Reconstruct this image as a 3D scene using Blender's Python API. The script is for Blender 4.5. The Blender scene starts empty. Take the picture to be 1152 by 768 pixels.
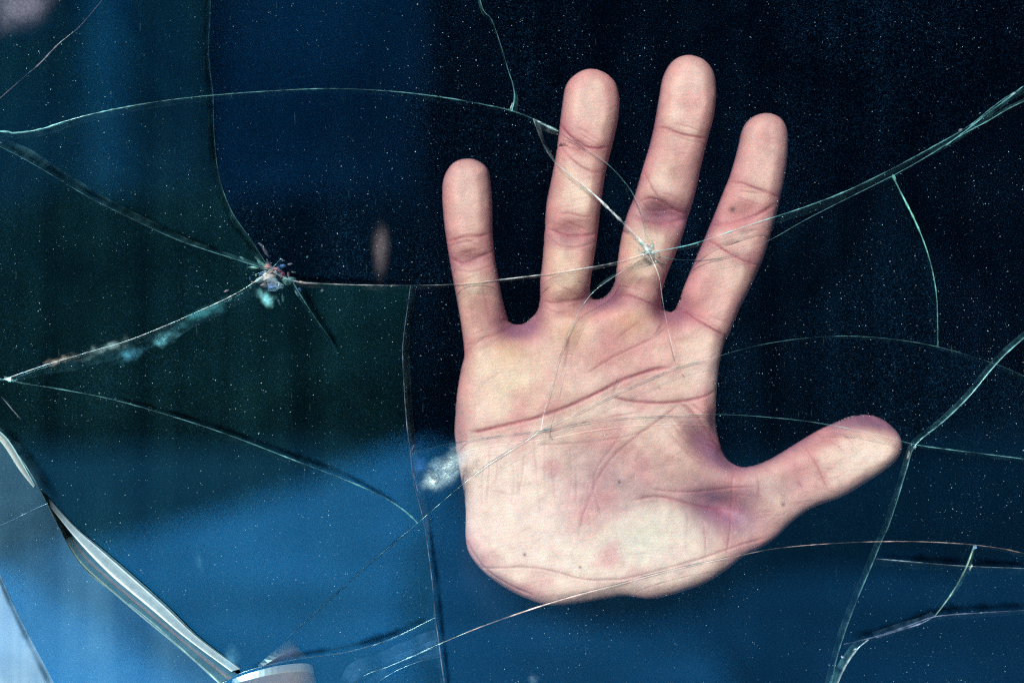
import bpy, bmesh, math, random
import numpy as np
from mathutils import Vector, noise
from mathutils.geometry import tessellate_polygon

random.seed(7)
np.random.seed(7)
scene = bpy.context.scene
COL = scene.collection
R = math.radians

# ------------------------------------------------------------------ scale
S = 0.000307          # metres of window glass per unit of the plan drawing
D = 0.60              # camera to glass
CZ = 1.35             # height of the camera over the pavement


def P(u, v, y=0.0):
    """plan of the pane (u right, v down) -> world; the pane stands in y = 0"""
    return Vector(((u - 576) * S, y, CZ + (384 - v) * S))


# ------------------------------------------------------------------ camera
cam_d = bpy.data.cameras.new('camera')
cam = bpy.data.objects.new('camera', cam_d)
COL.objects.link(cam)
cam.location = (0, -D, CZ)
cam.rotation_euler = (R(90), 0, 0)
cam_d.sensor_width = 36
cam_d.lens = 36 * D / (1152 * S)
cam_d.clip_start = 0.01
cam_d.clip_end = 5000
cam_d.dof.use_dof = True
cam_d.dof.focus_distance = D + 0.003
cam_d.dof.aperture_fstop = 4.0
scene.camera = cam

# ------------------------------------------------------------------ light
SUN = Vector((-0.40, -0.78, 0.48)).normalized()      # towards the sun
elev = math.asin(SUN.z)
world = bpy.data.worlds.new('World')
scene.world = world
world.use_nodes = True
wn = world.node_tree
bg = wn.nodes['Background']
sky = wn.nodes.new('ShaderNodeTexSky')
sky.sky_type = 'NISHITA'
sky.sun_disc = False
sky.sun_elevation = elev
sky.sun_rotation = math.atan2(SUN.x, SUN.y)
wn.links.new(sky.outputs[0], bg.inputs[0])
bg.inputs[1].default_value = 0.10

sun_d = bpy.data.lights.new('sun', 'SUN')
sun_d.energy = 4.6
sun_d.angle = R(0.5)
sun_d.color = (1.0, 0.965, 0.92)
sun = bpy.data.objects.new('sun', sun_d)
COL.objects.link(sun)
sun.rotation_euler = SUN.to_track_quat('Z', 'Y').to_euler()
sun.location = (-2, -4, 6)

vs = scene.view_settings
vs.view_transform = 'Standard'
vs.look = 'None'
vs.exposure = 0.88
vs.gamma = 1.0
scene.cycles.use_denoising = False
scene.cycles.max_bounces = 14
scene.cycles.transparent_max_bounces = 24
scene.cycles.caustics_reflective = False
scene.cycles.caustics_refractive = False
scene.cycles.sample_clamp_indirect = 4.0
scene.cycles.filter_width = 1.2


# ------------------------------------------------------------------ node helper
class NT:
    def __init__(self, name):
        self.m = bpy.data.materials.new(name)
        self.m.use_nodes = True
        self.t = self.m.node_tree
        self.t.nodes.clear()
        self.out = self.t.nodes.new('ShaderNodeOutputMaterial')

    def n(self, typ, **kw):
        nd = self.t.nodes.new(typ)
        for k, v in kw.items():
            if k.startswith('_'):
                key = k[1:]
                key = int(key) if key.isdigit() else key
                if isinstance(v, bpy.types.NodeSocket):
                    self.t.links.new(v, nd.inputs[key])
                else:
                    nd.inputs[key].default_value = v
            else:
                setattr(nd, k, v)
        return nd

    def math(self, op, a, b=None, clamp=False):
        nd = self.n('ShaderNodeMath', operation=op, use_clamp=clamp)
        for i, x in enumerate((a, b)):
            if x is None:
                continue
            if isinstance(x, bpy.types.NodeSocket):
                self.t.links.new(x, nd.inputs[i])
            else:
                nd.inputs[i].default_value = x
        return nd.outputs[0]

    def ramp(self, x, stops):
        nd = self.n('ShaderNodeValToRGB', _0=x)
        cr = nd.color_ramp
        while len(cr.elements) < len(stops):
            cr.elements.new(0.5)
        for e, (p, c) in zip(cr.elements, stops):
            e.position = p
            e.color = c if len(c) == 4 else (*c, 1)
        return nd.outputs[0]

    def maprange(self, x, a, b, c, d):
        nd = self.n('ShaderNodeMapRange')
        self.t.links.new(x, nd.inputs[0])
        for i, q in enumerate((a, b, c, d)):
            nd.inputs[i + 1].default_value = q
        return nd.outputs[0]

    def mix(self, f, a, b):
        nd = self.n('ShaderNodeMixShader')
        if isinstance(f, bpy.types.NodeSocket):
            self.t.links.new(f, nd.inputs[0])
        else:
            nd.inputs[0].default_value = f
        self.t.links.new(a, nd.inputs[1])
        self.t.links.new(b, nd.inputs[2])
        return nd.outputs[0]

    def mixc(self, f, a, b):
        nd = self.n('ShaderNodeMix', data_type='RGBA')
        for i, x in ((0, f), (6, a), (7, b)):
            if isinstance(x, bpy.types.NodeSocket):
                self.t.links.new(x, nd.inputs[i])
            else:
                nd.inputs[i].default_value = x
        return nd.outputs[2]

    def done(self, sh):
        self.t.links.new(sh, self.out.inputs[0])
        return self.m


def plain_mat(name, c, rough=0.8, var=0.25, scale=6.0):
    t = NT(name)
    g = t.n('ShaderNodeNewGeometry')
    nz = t.n('ShaderNodeTexNoise', _Vector=g.outputs['Position'], _Scale=scale, _Detail=5.0)
    k = t.maprange(nz.outputs[0], 0.3, 0.7, 1 - var, 1 + var)
    cc = t.n('ShaderNodeMix', data_type='RGBA', blend_type='MULTIPLY')
    cc.inputs[0].default_value = 1
    cc.inputs[6].default_value = (*c, 1)
    t.t.links.new(k, cc.inputs[7])
    b = t.n('ShaderNodeBsdfPrincipled', _Roughness=rough)
    b.inputs['Specular IOR Level'].default_value = 0.1
    t.t.links.new(cc.outputs[2], b.inputs['Base Color'])
    bp = t.n('ShaderNodeBump', _Strength=0.3, _Distance=0.01, _Height=nz.outputs[0])
    t.t.links.new(bp.outputs[0], b.inputs['Normal'])
    return t.done(b.outputs[0])


# ------------------------------------------------------------------ glass materials
TINT = (0.018, 0.40, 1.0, 1)      # bluish solar coating of the glass


def schlick(t, f0):
    lw = t.n('ShaderNodeLayerWeight', _Blend=0.5)
    p5 = t.math('POWER', lw.outputs['Facing'], 5.0)
    return t.math('ADD', t.math('MULTIPLY', p5, 1 - f0), f0, clamp=True)


def make_dusty_veiled_glass(veil=0.004, name='dusty_coated_glass', fcol=(0.07, 0.22, 0.55)):
    t = NT(name)
    pos = t.n('ShaderNodeNewGeometry').outputs['Position']
    tr = t.n('ShaderNodeBsdfTransparent', _Color=(0.91, 0.93, 0.95, 1))
    gl = t.n('ShaderNodeBsdfGlossy', _Color=TINT, _Roughness=0.0)
    base = t.mix(schlick(t, 0.24), tr.outputs[0], gl.outputs[0])
    # dust: single specks of two sizes, a fine grain, and streaks of old rain that break up the painted veil
    def specks(scale, size, share):
        v = t.n('ShaderNodeTexVoronoi', _Vector=pos, _Scale=scale, _Randomness=1.0)
        wn_ = t.n('ShaderNodeTexWhiteNoise', noise_dimensions='3D')
        t.t.links.new(v.outputs['Position'], wn_.inputs['Vector'])
        on = t.math('GREATER_THAN', wn_.outputs['Value'], 1 - share)
        sep = t.n('ShaderNodeSeparateColor', _0=wn_.outputs['Color'])
        rad = t.math('MULTIPLY', sep.outputs[1], size)
        dot = t.math('LESS_THAN', v.outputs['Distance'], rad)
        amt = t.math('ADD', t.math('MULTIPLY', t.math('POWER', sep.outputs[2], 4.0), 0.55), 0.035)
        return t.math('MULTIPLY', t.math('MULTIPLY', on, dot), amt)
    s1 = specks(1250, 0.19, 0.55)
    s2 = specks(330, 0.065, 0.07)
    fine = t.n('ShaderNodeTexNoise', _Vector=pos, _Scale=2300.0, _Detail=2.0, _Roughness=0.7)
    cloud = t.n('ShaderNodeTexNoise', _Vector=pos, _Scale=16.0, _Detail=5.0, _Roughness=0.6, _Distortion=0.6)
    mp = t.n('ShaderNodeMapping', _Vector=pos, _Scale=(60.0, 1.0, 2.2))
    streak = t.n('ShaderNodeTexNoise', _Vector=mp.outputs[0], _Scale=1.0, _Detail=3.0)
    mp2 = t.n('ShaderNodeMapping', _Vector=pos, _Scale=(900.0, 1.0, 120.0))
    mp2.inputs['Rotation'].default_value = (0, 0.7, 0)
    scr = t.n('ShaderNodeTexNoise', _Vector=mp2.outputs[0], _Scale=1.0, _Detail=1.0)
    cl = t.maprange(cloud.outputs[0], 0.35, 0.75, 0.25, 1.0)
    st = t.maprange(streak.outputs[0], 0.35, 0.75, 0.4, 1.2)
    gr = t.maprange(fine.outputs[0], 0.51, 0.76, 0.0, 0.10)
    grain = t.math('MULTIPLY', gr, t.math('MULTIPLY', cl, st))
    veil_fac = t.math('MULTIPLY', t.math('MULTIPLY', cl, st), veil)  # veil of reflected light, painted on as flat colour
    sc_ = t.math('MULTIPLY', t.maprange(scr.outputs[0], 0.74, 0.80, 0.0, 1.0), 0.02)
    clump = t.maprange(cloud.outputs[0], 0.38, 0.62, 0.12, 1.5)
    tot = t.math('ADD', t.math('MULTIPLY', t.math('ADD', s1, s2), clump), sc_, clamp=True)
    df = t.n('ShaderNodeBsdfDiffuse', _Color=(0.36, 0.62, 0.72, 1))
    dg = t.n('ShaderNodeBsdfDiffuse', _Color=(0.05, 0.27, 0.62, 1))
    dh = t.n('ShaderNodeBsdfDiffuse', _Color=(*fcol, 1))
    sh = t.mix(veil_fac, base, dh.outputs[0])
    sh = t.mix(grain, sh, dg.outputs[0])
    sh = t.mix(tot, sh, df.outputs[0])
    return t.done(sh)


def make_back_glass():
    t = NT('inner_glass_face')
    tr = t.n('ShaderNodeBsdfTransparent', _Color=(0.98, 1, 1, 1))
    gl = t.n('ShaderNodeBsdfGlossy', _Color=(0.5, 0.8, 0.9, 1), _Roughness=0.0)
    return t.done(t.mix(schlick(t, 0.03), tr.outputs[0], gl.outputs[0]))


def make_side_glass():
    t = NT('cut_glass_edge')
    tr = t.n('ShaderNodeBsdfTransparent', _Color=(0.985, 0.99, 0.99, 1))
    gl = t.n('ShaderNodeBsdfGlossy', _Color=(0.35, 0.75, 0.75, 1), _Roughness=0.25)
    return t.done(t.mix(0.02, tr.outputs[0], gl.outputs[0]))


def make_fracture(name='fractured_glass', lo=0.25, hi=1.25):
    """broken glass: clear green-blue where clean, whitened where crushed, glints painted in (attribute FrostLight)"""
    t = NT(name)
    pos = t.n('ShaderNodeNewGeometry').outputs['Position']
    at = t.n('ShaderNodeAttribute', attribute_name='FrostLight')
    col = at.outputs['Color']
    al = at.outputs['Alpha']
    nz = t.n('ShaderNodeTexNoise', _Vector=pos, _Scale=420.0, _Detail=4.0, _Roughness=0.65)
    nz2 = t.n('ShaderNodeTexNoise', _Vector=pos, _Scale=70.0, _Detail=2.0)
    k = t.math('MULTIPLY', t.maprange(nz.outputs[0], 0.32, 0.66, lo, hi), t.maprange(nz2.outputs[0], 0.3, 0.7, lo + 0.2, hi))
    fr = t.math('MULTIPLY', al, k, clamp=True)
    tr = t.n('ShaderNodeBsdfTransparent', _Color=(0.96, 0.98, 0.98, 1))
    gl = t.n('ShaderNodeBsdfGlossy', _Color=(0.5, 0.9, 0.9, 1), _Roughness=0.18)
    base = t.mix(0.045, tr.outputs[0], gl.outputs[0])
    df = t.n('ShaderNodeBsdfDiffuse', _Color=col)
    tl = t.n('ShaderNodeBsdfTranslucent', _Color=col)
    wh = t.mix(0.3, df.outputs[0], tl.outputs[0])
    return t.done(t.mix(fr, base, wh))


M_DUST = make_dusty_veiled_glass()
M_VEIL = make_dusty_veiled_glass(0.60, 'painted_veil_glass', (0.48, 0.72, 0.80))  # veils paint the reflected light of single shards into their colour
M_VEIL2 = make_dusty_veiled_glass(0.17, 'light_painted_veil_glass', (0.20, 0.50, 0.68))
M_THIN = make_dusty_veiled_glass(0.009, 'thin_painted_veil_glass', (0.05, 0.24, 0.50))
M_CLEAR = make_dusty_veiled_glass(0.0015, 'faint_painted_veil_glass')
M_TEAL = make_dusty_veiled_glass(0.026, 'teal_painted_veil_glass', (0.07, 0.42, 0.42))
M_VEIL3 = make_dusty_veiled_glass(0.024, 'dim_painted_veil_glass', (0.05, 0.40, 0.42))
M_BACK = make_back_glass()
M_SIDE = make_side_glass()
M_FRAC = make_fracture()
M_FACE = make_fracture('clean_fracture_face', 0.82, 1.08)


def make_crack_shade():
    """dark band painted beside a crack in place of shade and refraction (attribute FrostLight alpha: how much)"""
    t = NT('painted_crack_shade')
    at = t.n('ShaderNodeAttribute', attribute_name='FrostLight')
    tc = t.n('ShaderNodeBsdfTransparent')
    tr = t.n('ShaderNodeBsdfTransparent', _Color=(0.34, 0.42, 0.45, 1))
    return t.done(t.mix(at.outputs['Alpha'], tc.outputs[0], tr.outputs[0]))


M_CRACK_SHADE = make_crack_shade()


# ------------------------------------------------------------------ object helpers
def link_mesh(name, verts, faces, mats, parent=None, smooth=False, fm=None):
    me = bpy.data.meshes.new(name)
    me.from_pydata([tuple(v) for v in verts], [], faces)
    for m in (mats if isinstance(mats, (list, tuple)) else [mats]):
        me.materials.append(m)
    if fm is not None:
        me.polygons.foreach_set('material_index', fm)
    if smooth:
        me.polygons.foreach_set('use_smooth', [True] * len(me.polygons))
    me.update()
    o = bpy.data.objects.new(name, me)
    COL.objects.link(o)
    if parent is not None:
        o.parent = parent
    return o


def box_geo(x0, x1, y0, y1, z0, z1):
    v = [(x, y, z) for x in (x0, x1) for y in (y0, y1) for z in (z0, z1)]
    f = [(0, 1, 3, 2), (4, 6, 7, 5), (0, 4, 5, 1), (2, 3, 7, 6), (0, 2, 6, 4), (1, 5, 7, 3)]
    return v, f


def box(name, b, mat, parent=None, kind=None, bevel=0.0):
    v, f = box_geo(*b)
    o = link_mesh(name, v, f, mat, parent)
    if bevel:
        md = o.modifiers.new('bevel', 'BEVEL')
        md.width = bevel
        md.segments = 2
    if kind:
        o['kind'] = kind
    return o


def empty(name, label, cat, loc=(0, 0, 0)):
    o = bpy.data.objects.new(name, None)
    COL.objects.link(o)
    o.location = loc
    o.empty_display_size = 0.05
    o['label'] = label
    o['category'] = cat
    return o


def catmull(pts, n=6, closed=False):
    pts = [np.array(p, float) for p in pts]
    out = []
    N = len(pts)
    rng = range(N) if closed else range(N - 1)
    for i in rng:
        if closed:
            p0, p1, p2, p3 = pts[i - 1], pts[i], pts[(i + 1) % N], pts[(i + 2) % N]
        else:
            p0, p1, p2, p3 = pts[max(i - 1, 0)], pts[i], pts[i + 1], pts[min(i + 2, N - 1)]
        for k in range(n):
            s = k / n
            out.append(0.5 * ((2 * p1) + (-p0 + p2) * s + (2 * p0 - 5 * p1 + 4 * p2 - p3) * s * s
                              + (-p0 + 3 * p1 - 3 * p2 + p3) * s ** 3))
    if not closed:
        out.append(pts[-1])
    return out


# ================================================================== SETTING
# street side (seen mirrored in the glass)
M_ASPHALT = plain_mat('asphalt', (0.007, 0.012, 0.012), 0.9, 0.3, 3.0)
M_PAVE = plain_mat('pale_concrete', (0.44, 0.43, 0.44), 0.85, 0.5, 0.9)
M_PAVE_MID = plain_mat('dimmed_concrete', (0.20, 0.22, 0.23), 0.85, 0.5, 0.9)  # same paving, toned down to dim its reflection
M_PAVE_DIM = plain_mat('darkened_concrete', (0.08, 0.10, 0.11), 0.85, 0.4, 0.8)  # same paving again, darkest where the reflection should fade
M_REFLECTOR = plain_mat('white_reflector', (0.85, 0.88, 0.92), 0.7, 0.3, 1.1)  # for an added white sheet that brightens the reflection
g = link_mesh('ground', [(-400, -400, 0), (400, -400, 0), (400, 400, 0), (-400, 400, 0)], [(0, 1, 2, 3)], M_ASPHALT)
g['kind'] = 'structure'


def on_ground(u, v, h=0.0):
    """where the ground lies that a flat pane mirrors at plan point (u, v)"""
    L = (CZ - h) / ((v - 384) * S / D)
    return ((u - 576) * S / D * L, D - L, h)


def ground_sheet(name, uv, h, mat):  # sheets shaped to lay bright and dark reflections in the glass
    pts = [Vector(on_ground(u, v, h)) for u, v in catmull(uv, 5, True)]
    tri = tessellate_polygon([pts])
    o = link_mesh(name, pts, [tuple(t) for t in tri], mat)
    me = o.data
    me.update()
    if me.polygons[0].normal.z < 0:
        me.flip_normals()
    o['kind'] = 'structure'
    return o


ground_sheet('pavement', [(-200, 690), (-60, 655), (60, 628), (180, 598), (300, 562), (400, 530), (488, 500), (486, 540), (470, 600), (462, 660), (455, 720), (470, 800), (500, 900), (560, 1400), (0, 1400), (-500, 1100)], 0.004, M_PAVE)
ground_sheet('pavement', [(492, 506), (512, 540), (530, 610), (570, 660), (640, 695), (720, 700), (770, 692), (800, 720), (840, 800), (860, 900), (900, 1400), (565, 1400), (505, 900), (475, 800), (461, 720), (468, 660), (476, 600), (491, 540)], 0.004, M_PAVE_MID)  # outline bent round the hand to keep the reflection off it
ground_sheet('pavement', [(775, 690), (850, 655), (920, 640), (1000, 640), (1100, 652), (1250, 670), (1500, 1100), (1300, 1400), (905, 1400), (865, 900), (845, 800), (805, 720)], 0.004, M_PAVE_DIM)
ground_sheet('reflector_sheet', [(-330, 660), (-150, 620), (-30, 640), (60, 680), (130, 720), (220, 780), (330, 850), (420, 960), (250, 1150), (-100, 1150), (-400, 950)], 0.02, M_REFLECTOR)  # added bright sheet, out of view, for the reflection at lower left
# house across the street, its back to the sun
M_FAC = plain_mat('teal_render', (0.17, 0.30, 0.30), 0.9, 0.6, 0.28)
M_FACD = plain_mat('black_cladding', (0.012, 0.013, 0.02), 0.8, 0.3, 0.5)
M_PIL = plain_mat('blue_render', (0.36, 0.66, 0.66), 0.9, 0.2, 0.8)
M_ROOF = plain_mat('dark_roof_tiles', (0.05, 0.04, 0.04), 0.9, 0.3, 2.0)
M_PANE = plain_mat('pale_blind', (0.55, 0.42, 0.40), 0.6, 0.15, 1.0)
M_TRIM = plain_mat('dark_trim', (0.03, 0.04, 0.05), 0.8, 0.2, 2.0)
YB = -40.0
LB = D - YB
kx = S / D * LB
fx = lambda u: (u - 576) * kx
fz = lambda v: CZ + (384 - v) * kx
house = empty('street_house', 'dark street house mirrored faintly in the left half of the glass', 'house', (fx(480), YB, 0))


def hpart(name, b, mat, bevel=0):
    o = box(name, b, mat, None, None, bevel)
    o.parent = house
    o.matrix_parent_inverse = house.matrix_world.inverted()
    o.location -= Vector(house.location)
    return o


hpart('wall', (fx(-420), fx(478), YB - 8, YB, 0, fz(-60)), M_FAC)
hpart('wall', (fx(478) + 0.003, fx(1700), YB - 8, YB + 0.25, 0, fz(-90)), M_FACD)
hpart('pilaster', (fx(92), fx(142), YB + 0.002, YB + 0.25, 0, fz(-62)), M_PIL)
hpart('pilaster', (fx(228), fx(242), YB + 0.002, YB + 0.2, 0, fz(-62)), M_TRIM)
hpart('window', (fx(-140), fx(50), YB + 0.002, YB + 0.05, fz(40), fz(-40)), M_PANE)
hpart('window', (fx(417), fx(441), YB + 0.002, YB + 0.05, fz(318), fz(247)), M_PANE)
# hpart('panel', (fx(300), fx(470), YB + 0.002, YB + 0.06, fz(200), fz(125)), M_PIL)
hpart('roof', (fx(-440), fx(1720), YB - 8.2, YB + 0.45, fz(-90) + 0.01, fz(-90) + 0.35), M_ROOF)

# bumpy evergreen hedge, added in front of it to soften its mirrored edges
M_ADDED_HEDGE = plain_mat('added_hedge_leaves', (0.04, 0.09, 0.07), 0.8, 0.5, 3.0)


def added_hedge(u0, u1, y, label, tops):
    xa, xb = (u0 - 576) * kx * .93, (u1 - 576) * kx * .93
    bm = bmesh.new()
    nx_, nz_ = 90, 30
    grid = []
    for i in range(nx_ + 1):
        a = i / nx_
        top = np.interp(a, np.linspace(0, 1, len(tops)), tops)
        zt = CZ + (384 - top) * kx * .93 + 0.35 * noise.noise(Vector((a * 14, y, 2)))
        col_ = []
        for j in range(nz_ + 1):
            b = j / nz_
            out = 0.9 * math.sin(min(1, b * 1.02) * math.pi) ** .5
            p = Vector((xa + (xb - xa) * a, y + out, max(.0, zt * b)))
            k = noise.noise_vector(p * 1.3) * .28 + noise.noise_vector(p * 4.0) * .14
            if 0 < j:
                p += k
            col_.append(bm.verts.new(p - Vector((xa, y, 0))))
        grid.append(col_)
    for i in range(nx_):
        for j in range(nz_):
            bm.faces.new((grid[i][j], grid[i + 1][j], grid[i + 1][j + 1], grid[i][j + 1]))
        bk_ = [bm.verts.new(grid[q][nz_].co * 1.0 - Vector((0, 1.6, grid[q][nz_].co.z))) for q in (i, i + 1)]
        bm.faces.new((grid[i][nz_], grid[i + 1][nz_], bk_[1], bk_[0]))
    me_ = bpy.data.meshes.new('added_hedge')
    bm.to_mesh(me_)
    bm.free()
    me_.materials.append(M_ADDED_HEDGE)
    o = bpy.data.objects.new('added_hedge', me_)
    COL.objects.link(o)
    o.location = (xa, y, 0)
    o['label'] = label
    o['category'] = 'added_hedge'
    return o


added_hedge(-420, 474, -37.0, 'added dark green hedge mirrored dimly in the left of the glass, below the impact hole', [300, 270, 250, 240, 246, 232, 215, 212, 200, 206, 190, 215])

# the house the window belongs to
M_WALL = plain_mat('rough_plaster', (0.20, 0.21, 0.22), 0.95, 0.2, 12.0)
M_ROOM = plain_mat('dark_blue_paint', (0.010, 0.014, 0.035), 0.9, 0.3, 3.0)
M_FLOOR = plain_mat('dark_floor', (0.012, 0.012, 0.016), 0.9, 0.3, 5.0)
U0, U1, V0, V1 = -230, 1382, -190, 958      # the pane
x0, x1 = P(U0, 0).x, P(U1, 0).x
z1, z0 = P(0, V0).z, P(0, V1).z
FW = 0.045
wb = [(-3.2, x0 - FW, 0, 3.0), (x1 + FW, 3.2, 0, 3.0), (x0 - FW, x1 + FW, 0, z0 - FW), (x0 - FW, x1 + FW, z1 + FW, 3.0)]
for a, b, c, d in wb:
    box('wall', (a, b, -0.006, 0.24, c, d), M_WALL, kind='structure')
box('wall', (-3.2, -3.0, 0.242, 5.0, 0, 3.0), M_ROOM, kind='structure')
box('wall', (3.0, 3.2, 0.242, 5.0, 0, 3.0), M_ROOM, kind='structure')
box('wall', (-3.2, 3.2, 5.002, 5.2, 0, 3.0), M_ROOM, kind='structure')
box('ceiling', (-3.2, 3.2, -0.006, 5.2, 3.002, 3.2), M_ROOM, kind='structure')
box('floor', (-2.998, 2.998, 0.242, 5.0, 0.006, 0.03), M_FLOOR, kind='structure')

# ================================================================== BROKEN WINDOW
win = empty('broken_window', 'shattered blue tinted window pane with cracks running out from two impact points', 'window', (0, 0, z0 - FW))


def wpart(o):
    o.parent = win
    o.location -= Vector(win.location)
    return o


M_FRAME = plain_mat('grey_painted_wood', (0.16, 0.17, 0.18), 0.6, 0.25, 30.0)
e = 0.0015
for b in ((x0 - FW + e, x0 - 0.001, z0 - FW + e, z1 + FW - e), (x1 + 0.001, x1 + FW - e, z0 - FW + e, z1 + FW - e),
          (x0 - 0.0008, x1 + 0.0008, z0 - FW + e, z0 - 0.001), (x0 - 0.0008, x1 + 0.0008, z1 + 0.001, z1 + FW - e)):
    wpart(box('frame_bar', (b[0], b[1], -0.012, 0.04, b[2], b[3]), M_FRAME, None, None, 0.002))

NA = (304, 304)      # left impact point
NB = (730, 284)      # right impact point

# cracks: name -> plan points; they split the pane
CR = {
 'top_arc': [(-260, 152), (-120, 145), (0, 148), (15, 150), (45, 146), (80, 135), (130, 123), (190, 113), (240, 107.5), (300, 103), (370, 100),
             (440, 103), (500, 110), (545, 118), (576, 125), (600, 134), (627, 146), (655, 163), (685, 186), (708, 212), (722, 240), NB],
 'left_upper': [(-260, 60), (-120, 110), (0, 165), (50, 192), (100, 222), (150, 247), (200, 270), (250, 287), NA],
 'down': [(236, -220), (236, -100), (237, 0), (235, 60), (240, 107.5), (241, 150), (247, 200), (262, 240), (283, 270), NA],
 'left_lower': [NA, (270, 328), (215, 354), (150, 381), (100, 396), (50, 411), (4, 427)],
 'main': [NA, (330, 316), (370, 319.5), (430, 321), (462, 321), (510, 320), (560, 315), (610, 309), (650, 303), (690, 296), NB],
 'main_right': [NB, (770, 277), (800, 268), (850, 251), (900, 235), (950, 216), (1000, 192), (1050, 165), (1090, 142), (1120, 118), (1152, 97), (1260, 30), (1420, -60)],
 'lower_right': [NB, (760, 292), (800, 291), (835, 283), (870, 268), (905, 248), (950, 225), (1004, 198), (1040, 178), (1080, 153), (1110, 137), (1152, 114), (1260, 70), (1420, 10)],
 'white': [(600, 134), (610, 160), (622, 180), (640, 196), (665, 216), (690, 240), (715, 265), NB],
 'top': [(525, -220), (530, -100), (540, 0), (553, 22), (563, 50), (572, 80), (577, 95), (579, 110), (576, 125)],
 'short_down': [NB, (741, 310), (745, 335), (748, 352), (752, 372), (757, 393), (762, 413)],
 'curl': [NB, (700, 305), (678, 320), (665, 331), (655, 345), (645, 365), (630, 400), (622, 430), (612, 465), (609, 484)],
 'big_arc': [(322, 718), (370, 675), (420, 630), (470, 588), (500, 562), (520, 545), (550, 522), (590, 497), (609, 484), (640, 469), (690, 444), (730, 426),
             (762, 413), (800, 403), (850, 389), (900, 381), (950, 378), (1000, 381), (1050, 389), (1100, 403), (1152, 423), (1260, 480), (1420, 590)],
 'mid_arc': [(462, 510), (500, 500), (560, 490), (609, 484), (670, 473), (730, 468), (800, 466), (850, 468), (910, 474), (960, 483), (1000, 492), (1030, 500),
             (1080, 507), (1152, 516), (1260, 530), (1420, 560)],
 'vertical': [(462, 321), (458, 350), (454, 380), (453, 400), (455, 440), (458, 480), (462, 510), (466, 545), (476, 582), (482, 620), (487, 660), (490, 694), (494, 724),
              (500, 768), (512, 850), (530, 990)],
 'left_mid': [(-260, 400), (-120, 415), (4, 427), (25, 431), (70, 438), (130, 450), (200, 470), (260, 490), (330, 517), (390, 540), (430, 558), (455, 574), (470, 588)],
 'gap_left': [(-260, 330), (-120, 400), (-40, 455), (0, 490), (16, 506), (32, 528), (46, 552), (62, 584), (82, 622), (100, 644), (124, 663), (150, 682), (185, 711), (215, 738), (235, 756), (248, 769)],
 'bottom_left': [(-260, 905), (0, 850), (120, 810), (200, 784), (248, 769), (270, 757), (300, 748), (340, 740), (390, 733), (440, 718), (490, 694)],
 'bottom_low': [(372, 990), (385, 830), (400, 768), (440, 748), (494, 724)],
 'bottom_right': [(494, 724), (540, 705), (600, 684), (650, 669), (700, 656), (760, 640), (830, 625), (870, 617), (920, 612), (980, 609), (1040, 609), (1100, 613), (1152, 622), (1260, 650), (1420, 700)],
 'right_diag': [(1420, 180), (1260, 290), (1152, 380), (1120, 410), (1090, 446), (1060, 475), (1030, 500), (1020, 527), (1010, 560), (1000, 590), (991, 610), (980, 637), (965, 672), (950, 712),
                (940, 745), (935, 770), (915, 850), (890, 990)],
 'right_down': [(1004, 198), (1015, 220), (1030, 250), (1042, 280), (1050, 310), (1054, 340), (1055, 389)],
 'right_low': [(985, 628), (1020, 631), (1080, 636), (1152, 639), (1260, 645), (1420, 660)],
 'green': [(1096, 613), (1093, 622), (1085, 642), (1070, 668), (1052, 692)],
 'right_bottom': [(949, 724), (980, 717), (1020, 704), (1052, 693), (1100, 689), (1152, 686), (1260, 680), (1420, 690)],
 'gap_right': [(44, 549), (55, 559), (86, 592), (116, 617), (150, 646), (190, 682), (225, 716), (262, 745), (271, 757)],
 'corner': [(-74, 432), (-62, 490), (-34, 565), (0, 645), (15, 680), (35, 720), (60, 768), (100, 850), (160, 990)],
}
SM = {k: catmull(v, 4) for k, v in CR.items()}


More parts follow.
